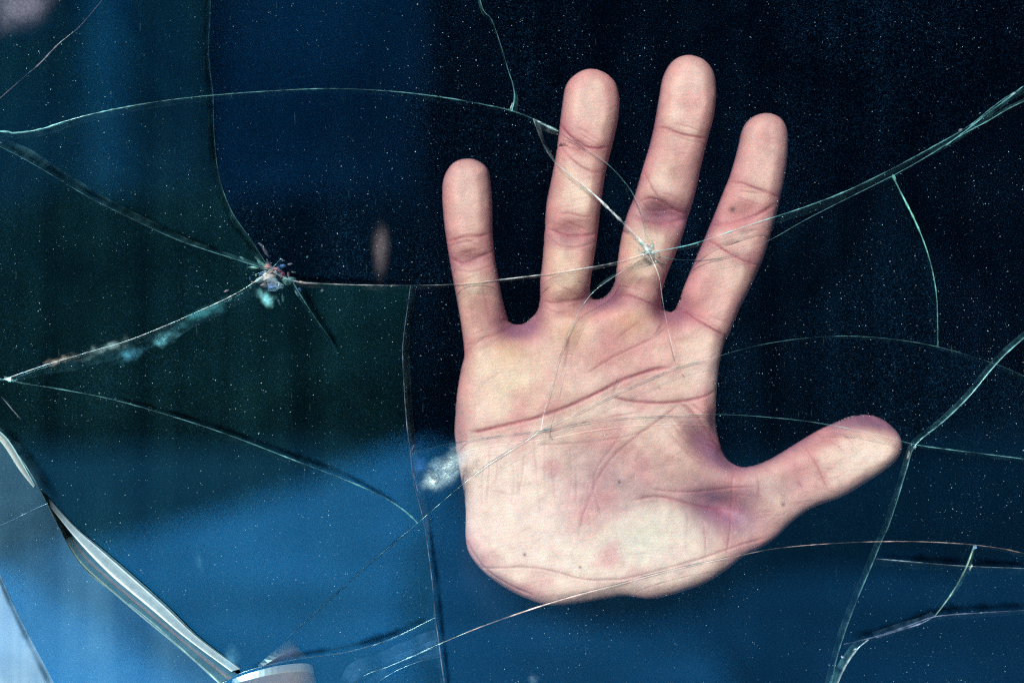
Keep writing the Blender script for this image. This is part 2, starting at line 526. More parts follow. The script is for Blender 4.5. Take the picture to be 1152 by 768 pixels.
# ---- planar arrangement of the crack lines -> one polygon per shard
def arrangement():
    segs = []
    bx = [(U0, V0), (U1, V0), (U1, V1), (U0, V1)]
    for i in range(4):
        segs.append((np.array(bx[i], float), np.array(bx[(i + 1) % 4], float)))
    for k, pl in SM.items():
        pl = [np.array(p, float) for p in pl]
        # run a hair past both ends so that T joints close
        d0 = pl[0] - pl[1]
        d1 = pl[-1] - pl[-2]
        pl = [pl[0] + d0 / np.linalg.norm(d0) * 1.5] + pl + [pl[-1] + d1 / np.linalg.norm(d1) * 1.5]
        for a, b in zip(pl, pl[1:]):
            segs.append((a, b))
    n = len(segs)
    A = np.array([s[0] for s in segs])
    B = np.array([s[1] for s in segs])
    cuts = [[0.0, 1.0] for _ in range(n)]
    Dv = B - A
    for i in range(n):
        w = A[i + 1:] - A[i]
        d = Dv[i + 1:]
        den = Dv[i][0] * d[:, 1] - Dv[i][1] * d[:, 0]
        ok = np.abs(den) > 1e-9
        dn = np.where(ok, den, 1)
        s_ = (w[:, 0] * d[:, 1] - w[:, 1] * d[:, 0]) / dn
        t_ = (w[:, 0] * Dv[i][1] - w[:, 1] * Dv[i][0]) / dn
        for j in np.nonzero(ok & (s_ > -1e-6) & (s_ < 1 + 1e-6) & (t_ > -1e-6) & (t_ < 1 + 1e-6))[0]:
            cuts[i].append(float(s_[j]))
            cuts[i + 1 + j].append(float(t_[j]))
    verts, vid = [], {}

    def vert(p):
        kx_, ky_ = round(p[0]), round(p[1])
        for dx in (-1, 0, 1):
            for dy in (-1, 0, 1):
                for q in vid.get((kx_ + dx, ky_ + dy), ()):
                    if (verts[q][0] - p[0]) ** 2 + (verts[q][1] - p[1]) ** 2 < 1.2:
                        return q
        verts.append((float(p[0]), float(p[1])))
        vid.setdefault((kx_, ky_), []).append(len(verts) - 1)
        return len(verts) - 1
    adj = {}
    for i in range(n):
        ts = sorted(set(min(max(t, 0), 1) for t in cuts[i]))
        ids = [vert(A[i] + Dv[i] * t) for t in ts]
        for a, b in zip(ids, ids[1:]):
            if a != b:
                adj.setdefault(a, set()).add(b)
                adj.setdefault(b, set()).add(a)
    # drop what lies outside the pane, then dangling ends
    for v in list(adj):
        x, y = verts[v]
        if x < U0 - .8 or x > U1 + .8 or y < V0 - .8 or y > V1 + .8:
            for w in adj.pop(v):
                if w in adj:
                    adj[w].discard(v)
    while True:
        dead = [v for v in adj if len(adj[v]) < 2]
        if not dead:
            break
        for v in dead:
            for w in adj.pop(v):
                if w in adj:
                    adj[w].discard(v)
    order = {v: sorted(adj[v], key=lambda w: math.atan2(verts[w][1] - verts[v][1], verts[w][0] - verts[v][0])) for v in adj}
    seen, polys = set(), []
    for v in adj:
        for w in adj[v]:
            if (v, w) in seen:
                continue
            loop, a, b = [], v, w
            while (a, b) not in seen:
                seen.add((a, b))
                loop.append(a)
                o = order[b]
                c = o[(o.index(a) - 1) % len(o)]
                a, b = b, c
            pts = [verts[q] for q in loop]
            ar = 0.5 * sum(p[0] * q[1] - q[0] * p[1] for p, q in zip(pts, pts[1:] + pts[:1]))
            polys.append((ar, pts))
    sgn = -1 if max(polys, key=lambda p: abs(p[0]))[0] > 0 else 1     # the outer loop has the other sign
    return [p for a, p in polys if a * sgn > 18]


def clean(poly):
    out = []
    for p in poly:
        if not out or (p[0] - out[-1][0]) ** 2 + (p[1] - out[-1][1]) ** 2 > 0.3:
            out.append(p)
    return out


POLYS = [clean(p) for p in arrangement()]
TH = 0.004


def inside(poly, x, y):
    c = False
    for (ax, ay), (bx_, by) in zip(poly, poly[1:] + poly[:1]):
        if (ay > y) != (by > y) and x < (bx_ - ax) * (y - ay) / (by - ay) + ax:
            c = not c
    return c


TILT = {(490, 530): (0.002, -0.012), (90, 720): (0.0, -0.012), (10, 740): (0.006, -0.02), (20, 560): (0.003, -0.003),
        (440, 755): (0.002, -0.014), (300, 775): (0.0, -0.02)}
shards = []
for poly in POLYS:
    if sum(p[0] * q[1] - q[0] * p[1] for p, q in zip(poly, poly[1:] + poly[:1])) < 0:
        poly = poly[::-1]
    if inside(poly, 106, 628):
        continue                  # the slot where the pane has sprung open
    n = len(poly)
    pa = np.array(poly)
    # pull the outline in a little so that neighbours do not touch
    ins = []
    for i in range(n):
        a, b, c = pa[i - 1], pa[i], pa[(i + 1) % n]
        d1 = (b - a) / (np.linalg.norm(b - a) + 1e-9)
        d2 = (c - b) / (np.linalg.norm(c - b) + 1e-9)
        m = np.array([-d1[1] - d2[1], d1[0] + d2[0]])
        L = np.linalg.norm(m)
        m = m / L if L > 1e-6 else np.array([-d1[1], d1[0]])
        k = 0.22 / max(0.45, abs(-d1[1] * m[0] + d1[0] * m[1]))
        ins.append(b + m * k)
    cx, cy = pa.mean(0)
    tx, tz = random.gauss(0, .0028), random.gauss(0, .0028)
    for (u, v), tl in TILT.items():
        if inside(poly, u, v):
            tx, tz = tl
    c = P(cx, cy)
    front, back = [], []
    for u, v in ins:
        p = P(u, v)
        dy = tx * (p.x - c.x) + tz * (p.z - c.z)
        front.append(Vector((p.x, dy, p.z)))
        back.append(Vector((p.x, dy + TH, p.z)))
    tri = tessellate_polygon([[Vector((p.x, p.z, 0)) for p in front]])
    vv = [p - c for p in front + back]
    ff, fm = [], []
    for t_ in tri:
        a, b, d = t_
        nrm = (front[b] - front[a]).cross(front[d] - front[a])
        f = (a, b, d) if nrm.y < 0 else (a, d, b)
        ff.append(f)
        fm.append(0)
        ff.append((f[0] + n, f[2] + n, f[1] + n))
        fm.append(1)
    for i in range(n):
        j = (i + 1) % n
        ff.append((i, i + n, j + n, j))
        fm.append(2)
    o = link_mesh('glass_shard', vv, ff, [M_VEIL if inside(poly, 10, 740) else M_VEIL2 if inside(poly, 100, 720) else M_TEAL if cx < 470 and cy > 120 else random.choice((M_DUST, M_THIN, M_CLEAR)) if cx > 560 else M_VEIL3 if cx < 300 else M_DUST, M_BACK, M_SIDE], None, False, fm)
    o.location = c
    wpart(o)
    shards.append((o, poly))
print('shards', len(shards))


# ---- fracture faces, chipped lips and hairlines
def prof(vals, t):
    if not isinstance(vals, (list, tuple)):
        return vals
    x = t * (len(vals) - 1)
    i = min(int(x), len(vals) - 2)
    return vals[i] + (vals[i + 1] - vals[i]) * (x - i)


TEAL = (0.22, 0.60, 0.62)
WHITE = (0.80, 0.90, 0.88)
GREEN = (0.25, 0.75, 0.60)
PINK = (0.80, 0.55, 0.55)
BLUE = (0.14, 0.38, 0.70)
CREAM = (0.75, 0.70, 0.62)


def crack(pts, lip=1.2, lipf=0.5, face=4.0, facef=0.1, col=TEAL, fcol=None, dark=False, yo=0.0, t0=0.0, t1=1.0, back=TH, seed=0, name='crack'):
    """one crack: a low raised lip on the front and the slanting broken face behind it"""
    pts = [np.array(p, float) for p in pts]
    seg = [0]
    for a, b in zip(pts, pts[1:]):
        seg.append(seg[-1] + np.linalg.norm(b - a))
    tot = seg[-1]
    N = max(4, int(tot * (t1 - t0) / 5))
    arr = np.array(pts)
    fcol = fcol or col
    verts, cols, faces = [], [], []
    W = 6
    jx = random.random() * 50
    for i in range(N + 1):
        t = t0 + (t1 - t0) * i / N
        s = t * tot
        u = np.interp(s, seg, arr[:, 0])
        v = np.interp(s, seg, arr[:, 1])
        u2, v2 = np.interp(s + 2, seg, arr[:, 0]), np.interp(s + 2, seg, arr[:, 1])
        u1, v1 = np.interp(s - 2, seg, arr[:, 0]), np.interp(s - 2, seg, arr[:, 1])
        d = np.array([u2 - u1, v2 - v1])
        d /= np.linalg.norm(d) + 1e-9
        nn = np.array([-d[1], d[0]])
        jit = noise.noise(Vector((s * 0.05, seed * 3.1, 0)))
        jit2 = noise.noise(Vector((s * 0.21, seed * 7.7, 5)))
        lw = prof(lip, i / N) * (1 + 0.7 * jit2) * 0.55
        g1 = noise.noise(Vector((s * 0.035, seed * 2.3, 9))) + 0.5 * noise.noise(Vector((s * 0.13, seed * 5.3, 3)))
        lf = prof(lipf, i / N) * max(0.12, 0.75 + 1.5 * g1)  # uneven glints painted along the lip
        fw = prof(face, i / N) * (1 + 0.2 * jit)
        fa = prof(facef, i / N) * 1.7 * max(0.0, 0.6 + 1.3 * jit + 0.8 * jit2)
        rows = [(-lw, -0.0002, lf * 0.5), (0, -0.0007, lf), (lw, -0.0002, lf * 0.6),
                (fw * 0.3, back * 0.3, fa), (fw * 0.65, back * 0.65, fa * 0.8), (fw, back, fa * 1.1)]
        if dark:
            k_ = min(1, i / 3, (N - i) / 3) * max(.35, .8 + .8 * jit)
            rows = [(-lw * 1.3, yo, 0), (0, yo - .0001, k_), (lw * 1.3, yo, 0)] + rows[3:]
        for q, (off, y, al) in enumerate(rows):
            verts.append(P(u + nn[0] * off, v + nn[1] * off, y))
            cc = col if q < 3 else fcol
            cols.append((*cc, max(0.0, min(1.0, al))))
        if i:
            for k in (0, 1, 2, 3, 4) if abs(fw) >= 1.0 and not dark else (0, 1):
                a = (i - 1) * W + k
                faces.append((a, a + 1, a + 1 + W, a + W))
    c = sum(verts, Vector()) / len(verts)
    o = link_mesh(name, [p - c for p in verts], faces, M_CRACK_SHADE if dark else M_FRAC, None, True)
    at = o.data.color_attributes.new('FrostLight', 'FLOAT_COLOR', 'POINT')
    at.data.foreach_set('color', [x for q in cols for x in q])
    o.location = c
    wpart(o)
    return o


CRACKS = [
 ('top_arc', dict(lip=[1.0, 1.2, 2.4, 1.3, 1.0, 1.2, 1.0, 1.1], lipf=[.3, .5, .75, .4, .25, .35, .2, .18], face=[3, 4, 5, 4, 3, 3, 0, 0], facef=[.05, .1, .15, .06, .03, .02, .02, .02])),
 ('left_upper', dict(lip=[1, 1, 1.2, 1.2], lipf=[.1, .25, .1, .25], face=[-8, -10, -12, -7, -3], facef=[.05, .09, .08, .10, .2])),
 ('down', dict(lip=[.8, .8, .8], lipf=[.02, .05, .25], face=[9, 9, 8, 6], facef=[.0, .0, .01, .1])),
 ('left_lower', dict(lip=[2.0, 1.3, 1.2, 1.2, 1.6], lipf=[.6, .4, .4, .55, .7], face=[-14, -12, -16, -14, -4], facef=[.30, .16, .14, .16, .3], col=WHITE, fcol=(0.16, 0.5, 0.58))),
 ('main', dict(lip=[2, 1.3, 1.0, 1.0, 1.3, 1.8, 1.2], lipf=[.6, .45, .3, .35, .5, .75, .5], face=[5, 5, 5, 3, 2, 3, 2], facef=[.25, .1, .05, .05, .06, .14, .2], col=WHITE, fcol=CREAM)),
 ('main_right', dict(lip=[1.4, 1.4, 1.4, 1.2, 1.8, 1.6], lipf=[.6, .6, .45, .35, .55, .5], face=[3, 7, 9, 8, 6, 6, 6], facef=[.08, .08, .10, .14, .22, .16, .08])),
 ('lower_right', dict(lip=[1.0, 1.1, 1.1, 1.2, 1.6, 1.4], lipf=[.15, .12, .45, .55, .6, .5], face=[0, 0, 0, -3, -4, -4], facef=[.05, .05, .06, .1, .12, .05])),
 ('white', dict(lip=[1.2, 1.6, 1.4, 2.4, 3.2, 3.6], lipf=[.4, .4, .8, .95, 1, 1], face=[-5, -4, -1.6, -1.8, -2, -2], facef=[.2, .18, .2, .3, .4, .4], col=WHITE, fcol=(0.6, 0.85, 0.78))),
 ('top', dict(lip=[1.2, 1.2, 1.6, 1.4, 0.9, .8, 1.6], lipf=[.6, .6, .7, .6, .25, .05, .6], face=[5, 5, 6, 3, 2, 1, -6], facef=[.4, .4, .45, .45, .1, .0, .5], col=(0.3, .78, .75), fcol=(0.2, .62, .6))),
 ('short_down', dict(lip=[1.2, .9, .9, 1.0], lipf=[.5, .35, .2, .3], face=0, facef=0, col=WHITE)),
 ('curl', dict(lip=[1.0, 1.2, 1.2, 1.0, 1.1], lipf=[.2, .15, .3, .35, .4], face=[1.5, 3, 2, 0, 0], facef=[.1, .12, .06, .0, .0], col=WHITE, fcol=TEAL)),
 ('big_arc', dict(lip=[1, .9, .9, .9, .9, 1, .9, 1], lipf=[.05, .05, .05, .08, .25, .3, .2, .2], face=[0, 0, 0, 0, 2.5, 3, 3, 3], facef=[.0, .0, .0, .0, .05, .06, .04, .02])),
 ('mid_arc', dict(lip=[.9, .8, .8, 1.1, 1.3, 1], lipf=[.03, .03, .25, .5, .6, .4], face=[0, 0, 0, 3, 5, 5], facef=[.0, .0, .03, .08, .12, .05])),
 ('vertical', dict(lip=[1, 1.1, 1, 1.3, 1.6, 1.4], lipf=[.3, .25, .2, .5, .5, .3], face=[-6, -7, -7, 5, 6, 5], facef=[.08, .06, .05, .06, .06, .02], col=(.40, .52, .70), fcol=TEAL)),
 ('left_mid', dict(lip=[1, 1.2, 3, 1.2, 1.1, 1.2, 1.4, 1.6], lipf=[.3, .4, .85, .38, .3, .35, .45, .6], face=[6, 6, 5, 6, 7, 7, 6, 4], facef=[.05, .05, .08, .05, .04, .05, .06, .1])),
 ('gap_left', dict(lip=[1.5, 1.4, 1.8, 1.4, 1.1, 1.2, 1.6, 1.8], lipf=[.3, .8, .95, .6, .05, .12, .7, .7], face=[-8, -8, -7, -4, -7, -8, -8, -7], facef=[.4, .4, .45, .25, .0, .01, .10, .2], col=(0.55, .85, .75), fcol=(0.3, .6, .62))),
 ('bottom_left', dict(lip=[1, 1, 1.2, 1.4, 1.1, 1.1], lipf=[.1, .1, .15, .15, .2, .25], face=[7, 7, 9, 10, 10, 8], facef=[.04, .04, .08, .05, .06, .05], col=BLUE)),
 ('bottom_low', dict(lip=.8, lipf=.05, face=[-8, -12, -18, -16], facef=[.03, .08, .09, .06], col=BLUE)),
 ('bottom_right', dict(lip=[1.0, 1.6, 1.2, 1.0, 1.0, 1.2, 1.1, 1.1], lipf=[.1, .75, .4, .25, .5, .2, .15, .15], face=[3, 2, 0, 0, 1.4, 5, 6, 6], facef=[.05, .15, .05, .02, .1, .05, .04, .04], col=(0.85, .68, .62), fcol=TEAL)),
 ('right_diag', dict(lip=[1, 1.1, 1.2, 1.8, 1.0, 1.1, 1.0, 1.2], lipf=[.3, .3, .35, .8, .25, .3, .15, .2], face=[3, 4, 4, 3, 3, 4, 4, 4], facef=[.06, .08, .08, .14, .05, .06, .04, .05], fcol=(0.14, .42, .5))),
 ('right_down', dict(lip=[1.4, 2.2, 1.4, 1.1, 1.0, 1.2], lipf=[.6, .8, .6, .45, .35, .45], face=[-3, -5, -4, -4, -4, -3], facef=[.3, .35, .2, .12, .1, .1], col=GREEN, fcol=TEAL)),
 ('right_low', dict(lip=[1.2, 1, 1.1, 1], lipf=[.5, .25, .25, .2], face=[9, 9, 10, 9], facef=[.08, .09, .08, .04], col=(.4, .6, .7), fcol=TEAL)),
 ('green', dict(lip=[1.8, 2.2, 2.0, 1.2], lipf=[.3, .8, .6, .3], face=[-5, -8, -7, -3], facef=[.1, .65, .6, .2], col=(.5, .8, .62), fcol=(.16, .62, .48))),
 ('right_bottom', dict(lip=[1.2, 1.3, 1.1, 1.3, 1.2, 1.2], lipf=[.3, .35, .25, .55, .45, .3], face=[8, 8, 7, 4, 3, 3], facef=[.1, .1, .1, .08, .05, .05], col=(.4, .5, .72), fcol=(.18, .4, .6))),
 ('corner', dict(lip=.9, lipf=.03, face=[6, 6, 7, 7], facef=[.0, .0, .01, .01], col=BLUE)),
]
for i, (k, kw) in enumerate(CRACKS):
    crack(SM[k], seed=i + 1, **kw)

# cracks that end inside a shard, scratches, second edges, painted dark bands
FREE = [
 ([(118, -3), (90, 30), (66, 50), (46, 71), (32, 83), (0, 111)], dict(lip=[.8, .8, 1.6, 1.0, .8], lipf=[.3, .3, .6, .5, .4], face=0, facef=0, col=(.7, .6, .66))),
 ([(748, 352), (744, 366), (738, 375), (733, 382)], dict(lip=[1, 3.2, 1], lipf=.05, face=[1, 2, 1], facef=.05, dark=True, yo=.0042)),
 ([(700, 412), (694, 430), (688, 444)], dict(lip=[.6, 1.2, 3.4], lipf=.05, face=1, facef=.05, dark=True, yo=.0042)),
 ([(330, 318), (342, 338), (355, 358), (372, 382), (380, 400)], dict(lip=[1.2, 1, .8], lipf=[.3, .15, .02], face=[4, 5, 3], facef=[.1, .05, 0])),
 ([(-2, 592), (18, 583), (40, 572), (54, 566)], dict(lip=[1, 1.4, .8], lipf=[.3, .35, .2], face=[6, 8, 4], facef=[.06, .08, .04], col=BLUE)),
 ([(2, 446), (12, 458), (24, 472)], dict(lip=[.8, 1.2, .8], lipf=[.05, .35, .05], face=2, facef=.04, col=WHITE)),
 ([(700, 303), (684, 314), (668, 327), (660, 337)], dict(lip=[1.0, 3.0, 2.6, 1.0], lipf=0, face=1, facef=.0, dark=True, yo=.0042)),
 ([(744, 288), (780, 293), (815, 289), (845, 279)], dict(lip=[1.0, 2.2, 2.0, .8], lipf=0, face=1, facef=0, dark=True, yo=.0042)),
 ([(462, 322), (510, 321), (560, 316), (612, 310), (650, 304), (700, 294)], dict(lip=[.8, 1.6, 1.8, 1.4, 1.6, 1], dark=True, yo=.0042)),
 ([(520, 545), (550, 522), (590, 497), (612, 483.5), (640, 469)], dict(lip=[1.2, 1.8, 1.6, 1.2], dark=True, yo=.0042)),
 ([(328, 713), (370, 675), (420, 630), (466, 591)], dict(lip=[1.2, 1.8, 1.8], dark=True, yo=-.0003)),
 ([(1064, 164), (1088, 146), (1112, 127), (1134, 111), (1150, 98)], dict(lip=[1.0, 2.0, 1.6], lipf=[.4, .6, .5], face=[3, 5, 4], facef=[.2, .25, .2])),
 ([(977, 719), (966, 728), (956, 741), (947, 757), (938, 780)], dict(lip=[1.4, 2.0, 1.6, 1.6], lipf=[.5, .7, .5, .4], face=[4, 5, 6, 6], facef=[.3, .35, .4, .3], col=(.55, .8, .8), fcol=(.16, .5, .5))),
 ([(1052, 692), (1036, 701), (1010, 709), (985, 717)], dict(lip=[1.2, 1.5, 1.2], lipf=[.3, .4, .3], face=[3, 5, 4], facef=.15, col=(.4, .52, .75), fcol=(.2, .42, .62))),
 ([(560, 470), (600, 471)], dict(lip=.5, lipf=0, face=0, facef=0, dark=True, yo=.0042)),
 ([(600, 134), (613, 141), (628, 148)], dict(lip=[1.4, 2.4, 1.2], lipf=[.6, .6, .4], face=[4, 5, 3], facef=[.25, .3, .2], col=(.5, .8, .78))),
 ([(466, 500), (462, 512), (464, 528), (470, 552)], dict(lip=1.0, lipf=.35, face=2, facef=.05, col=(.5, .5, .8))),
 ([(430, 752), (455, 742), (480, 731), (492, 727)], dict(lip=.9, lipf=.12, face=-6, facef=.10, col=BLUE)),
 ([(233, -20), (231, 60), (236, 107), (238, 150), (244, 202), (258, 242), (280, 274), (298, 292)], dict(lip=[5, 5, 6, 8, 7, 3], dark=True, yo=-.0004)),
 ([(325, 311), (370, 315), (430, 317), (462, 317)], dict(lip=[4, 7, 6, 3], dark=True, yo=-.0004)),
 ([(2, 160), (50, 186), (100, 216), (150, 241), (200, 264), (250, 282)], dict(lip=[5, 9, 6, 9, 7, 4], dark=True, yo=-.0004)),
 ([(466, 330), (462, 360), (458, 400), (460, 440), (463, 480), (467, 510)], dict(lip=[4, 6, 5, 6, 5], dark=True, yo=-.0004)),
 ([(482, 575), (487, 620), (493, 660), (496, 694), (501, 735), (506, 780)], dict(lip=[4, 5, 6, 5, 5], dark=True, yo=-.0004)),
 ([(130, 446), (200, 465), (260, 485), (330, 511), (390, 534), (450, 567)], dict(lip=[3, 5, 6, 6, 4], dark=True, yo=-.0004)),
 ([(958, 716), (990, 708), (1025, 697), (1055, 686), (1100, 683), (1160, 680)], dict(lip=[6, 8, 9, 9, 7], dark=True, yo=-.0004)),
 ([(280, 751), (305, 743), (340, 735), (390, 727), (440, 713), (484, 693)], dict(lip=[5, 6, 6, 8, 5], dark=True, yo=-.0004)),
 ([(990, 624), (1020, 627), (1080, 631), (1160, 634)], dict(lip=[6, 9, 9, 6], dark=True, yo=-.0004)),
 ([(-5, 640), (12, 680), (32, 722), (58, 775)], dict(lip=[5, 6, 6], dark=True, yo=-.0004)),
 ([(4, 478), (26, 506), (48, 538), (66, 566)], dict(lip=[6, 12, 14, 8], dark=True, yo=-.0004)),
 ([(340, 322), (352, 345), (366, 368), (384, 398)], dict(lip=[6, 7, 7, 4], dark=True, yo=-.0004)),
 ([(640, 470), (690, 445.5), (730, 427), (765, 413), (800, 404)], dict(lip=[1.4, 1.2, 1.6, 1.2], dark=True, yo=.0042)),
 ([(464, 511), (500, 501), (560, 491), (609, 485), (670, 474), (730, 469), (800, 467)], dict(lip=[1.8, 1.8, 1.4, 1.2, 1.2, 1.4], dark=True, yo=.0042)),
 ([(664, 333), (655, 346), (645, 366), (630, 401), (622, 431), (612, 466)], dict(lip=[1.6, 1.4, 1, 1.2, 1.4], dark=True, yo=.0042)),
 ([(627, 147), (655, 164), (685, 187), (708, 213), (722, 241), (730, 276)], dict(lip=[1.2, 1.2, 1.4, 1.6, 1.2], dark=True, yo=.0042)),
 ([(752, 374), (757, 395), (762, 412)], dict(lip=[1.2, 1.8, 1.8], dark=True, yo=.0042)),
 ([(600, 685), (650, 670), (700, 657), (760, 641), (830, 626)], dict(lip=[1.4, 1.6, 1.6, 1.2], dark=True, yo=.0042)),
 ([(415, 775), (440, 757), (470, 744), (497, 738)], dict(lip=.9, lipf=.10, face=-8, facef=.10, col=BLUE)),
]
for i, (pl, kw) in enumerate(FREE):
    if i == 14:
        continue
    crack(catmull(pl, 4), seed=40 + i, **kw)

# the long sliver standing open at the lower left: bright slanting broken face with ridges
def sliver(edge_a, edge_b, cols_, n=44, name='fracture_face', y0=0.0015, bulge=0.0):
    ea, eb = catmull(edge_a, 6), catmull(edge_b, 6)
    def samp(pl, t):
        x = t * (len(pl) - 1)
        i = min(int(x), len(pl) - 2)
        return pl[i] + (pl[i + 1] - pl[i]) * (x - i)
    W = len(cols_)
    verts, cc, faces = [], [], []
    for i in range(n + 1):
        a, b = samp(ea, i / n), samp(eb, i / n)
        for k, (w, rgb, al, yy) in enumerate(cols_):
            p = a + (b - a) * w
            verts.append(P(p[0], p[1], yy))
            fade = min(1, i / n / 0.22 + 0.02) * (min(1, (n - i) / n / .35) if name == 'glass_chip' else 1)
            cc.append((*rgb, al * fade))
        if i:
            for k in range(W - 1):
                q = (i - 1) * W + k
                faces.append((q, q + 1, q + 1 + W, q + W))
    c = sum(verts, Vector()) / len(verts)
    o = link_mesh(name, [p - c for p in verts], faces, M_FACE, None, False)
    at = o.data.color_attributes.new('FrostLight', 'FLOAT_COLOR', 'POINT')
    at.data.foreach_set('color', [x for q in cc for x in q])
    o.location = c
    return wpart(o)


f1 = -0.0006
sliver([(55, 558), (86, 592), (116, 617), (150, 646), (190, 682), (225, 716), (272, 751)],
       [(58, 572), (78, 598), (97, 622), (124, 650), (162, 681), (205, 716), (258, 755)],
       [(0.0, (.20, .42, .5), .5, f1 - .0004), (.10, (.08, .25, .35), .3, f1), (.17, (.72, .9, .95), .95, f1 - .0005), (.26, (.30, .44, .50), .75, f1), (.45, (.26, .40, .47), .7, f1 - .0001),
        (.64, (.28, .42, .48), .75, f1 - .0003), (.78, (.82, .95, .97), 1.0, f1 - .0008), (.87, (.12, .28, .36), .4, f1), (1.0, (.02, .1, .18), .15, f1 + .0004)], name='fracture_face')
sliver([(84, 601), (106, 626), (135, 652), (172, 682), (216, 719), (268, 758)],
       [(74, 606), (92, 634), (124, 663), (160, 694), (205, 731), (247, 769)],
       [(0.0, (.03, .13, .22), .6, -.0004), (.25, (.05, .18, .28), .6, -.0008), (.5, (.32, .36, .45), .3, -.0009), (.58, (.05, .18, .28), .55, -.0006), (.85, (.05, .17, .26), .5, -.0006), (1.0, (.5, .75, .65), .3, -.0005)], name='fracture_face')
sliver([(-20, 472), (2, 486), (14, 500), (28, 524), (40, 546)], [(-24, 480), (-2, 494), (8, 506), (22, 528), (38, 548)],
       [(0, (.5, .8, .8), .7, -.0007), (.3, (.3, .5, .5), .3, -.0003), (.6, (.6, .55, .5), .5, -.0007), (1, (.5, .8, .75), .6, -.0004)], n=20, name='fracture_face')
# pale splinter lying across the joint at the foot of the sliver
sliver([(262, 763), (285, 755), (312, 748), (340, 745), (352, 747)], [(258, 790), (285, 790), (312, 790), (336, 790), (362, 790)],
       [(0, (.12, .2, .3), .5, -.0008), (.2, (.25, .26, .27), .4, -.0016), (.5, (.26, .23, .21), .42, -.0018), (.7, (.12, .18, .25), .25, -.0016), (1, (.22, .2, .2), .4, -.0012)], n=16, name='glass_chip')
sliver([(290, 748), (304, 735), (320, 722), (328, 717)], [(296, 752), (314, 746), (334, 741), (346, 739)],
       [(0, (.05, .18, .30), .06, -.0006), (.5, (.14, .15, .22), .3, -.0012), (1, (.04, .1, .2), .1, -.0006)], n=10, name='glass_chip')


# crushed chips round the impact points
def chip(u, v, r, ang, stretch, col, al, y=-0.001, h=0.0012):
    n = random.randint(5, 7)
    verts, cc = [], []
    ca, sa = math.cos(ang), math.sin(ang)
    for i in range(n):
        a = 2 * math.pi * i / n + random.uniform(-.3, .3)
        rr = r * random.uniform(.65, 1.15)
        x, z = rr * math.cos(a) * stretch, rr * math.sin(a)
        verts.append(P(u + x * ca - z * sa, v + x * sa + z * ca, y + 0.0012 + random.uniform(-.0003, .0003)))
        cc.append((*[q * .8 for q in col], al * random.uniform(.05, .7)))
    for i in range(3):
        x, z = random.uniform(-.45, .45) * r * stretch, random.uniform(-.4, .4) * r
        verts.append(P(u + x * ca - z * sa, v + x * sa + z * ca, y - random.uniform(.2, 1) * h))
        cc.append((*col, min(1, al * random.uniform(.5, 1.2))))
    pts2 = verts
    c = sum(verts, Vector()) / len(verts)
    bm = bmesh.new()
    lay = bm.verts.layers.float_color.new('FrostLight')
    bvs = [bm.verts.new(p - c) for p in pts2]
    bm.verts.index_update()
    res = bmesh.ops.convex_hull(bm, input=bvs)
    bm.verts.index_update()
    me = bpy.data.meshes.new('glass_chip')
    for bv, q in zip(bvs, cc):
        if bv.is_valid:
            bv[lay] = q
    bm.to_mesh(me)
    bm.free()
    me.materials.append(M_FRAC)
    o = bpy.data.objects.new('glass_chip', me)
    COL.objects.link(o)
    o.location = c
    return wpart(o)


rad = math.radians
CH = [(302, 300, 5, .6, 1.5, (.75, .32, .30), .9), (310, 303, 4, .5, 1.6, (.8, .4, .4), .9), (318, 308, 3.2, .6, 1.4, (.6, .2, .2), .8),
      (310, 306, 2.6, 0, 1.2, (.7, .85, .75), .9), (300, 312, 7, -.3, 1.6, (.75, .72, .68), .75), (306, 317, 7, .2, 1.3, (.45, .68, .8), .7),
      (293, 314, 5, -.5, 1.6, (.55, .8, .78), .7), (322, 316, 5, .3, 1.3, (.3, .72, .66), .7), (315, 321, 4, .8, 1.4, (.6, .8, .85), .6),
      (308, 323, 6, .1, 1.6, (.2, .38, .75), .6), (297, 320, 4, .4, 1.2, (.6, .55, .5), .5), (328, 315, 4, .1, 1.6, (.35, .7, .7), .55),
      (294, 296, 3.2, .7, 2.6, (.3, .75, .62), .8), (285, 301, 2.2, .15, 3.0, (.4, .8, .72), .75), (299, 283, 2.6, 1.0, 3.2, (.5, .5, .62), .5),
      (294, 276, 1.8, .7, 3.0, (.6, .7, .8), .5), (272, 290, 1.8, .5, 2.6, (.35, .75, .68), .6), (318, 299, 2.4, -.3, 2.4, (.2, .4, .85), .7),
      (326, 297, 1.6, -.3, 2.6, (.6, .7, .9), .7), (317, 292, 1.5, .4, 2.4, (.5, .55, .8), .6),
      (318, 335, 1.6, 1.5, 4.0, (.3, .65, .7), .4), (314, 340, 1.4, 1.2, 4.0, (.3, .6, .7), .35), (340, 318, 2.2, .2, 3.0, (.75, .6, .5), .6),
      (362, 327, 1.6, -.7, 2.0, (.6, .75, .75), .5), (255, 327, 1.6, -.5, 2.6, (.85, .75, .85), .7), (334, 330, 1.6, 1.0, 3.5, (.3, .6, .65), .4),
      (288, 290, 1.4, .9, 3, (.5, .8, .8), .5), (330, 306, 1.2, .1, 3, (.5, .7, .8), .4)]
for q in CH:
    chip(*q)
CH2 = [(722, 274, 3.6, .7, 1.5, (.06, .38, .30), .55), (727, 276, 3.2, .6, 1.4, (.6, .68, .72), .9), (734, 277, 3.0, 1.3, 1.4, (.3, .62, .62), .8), (730, 282, 2.6, .3, 1.4, (.45, .75, .72), .9),
       (735, 285, 2.2, 0, 1.6, (.7, .8, .8), .8), (719, 282, 1.3, 1.5, 3.4, (.05, .3, .3), .6), (724, 284, 1.4, .2, 1.8, (.2, .5, .45), .7), (738, 294, 1.4, 1.2, 1.6, (.8, .85, .85), .8)]
for q in CH2:
    chip(*q, y=-0.0008, h=0.0006)
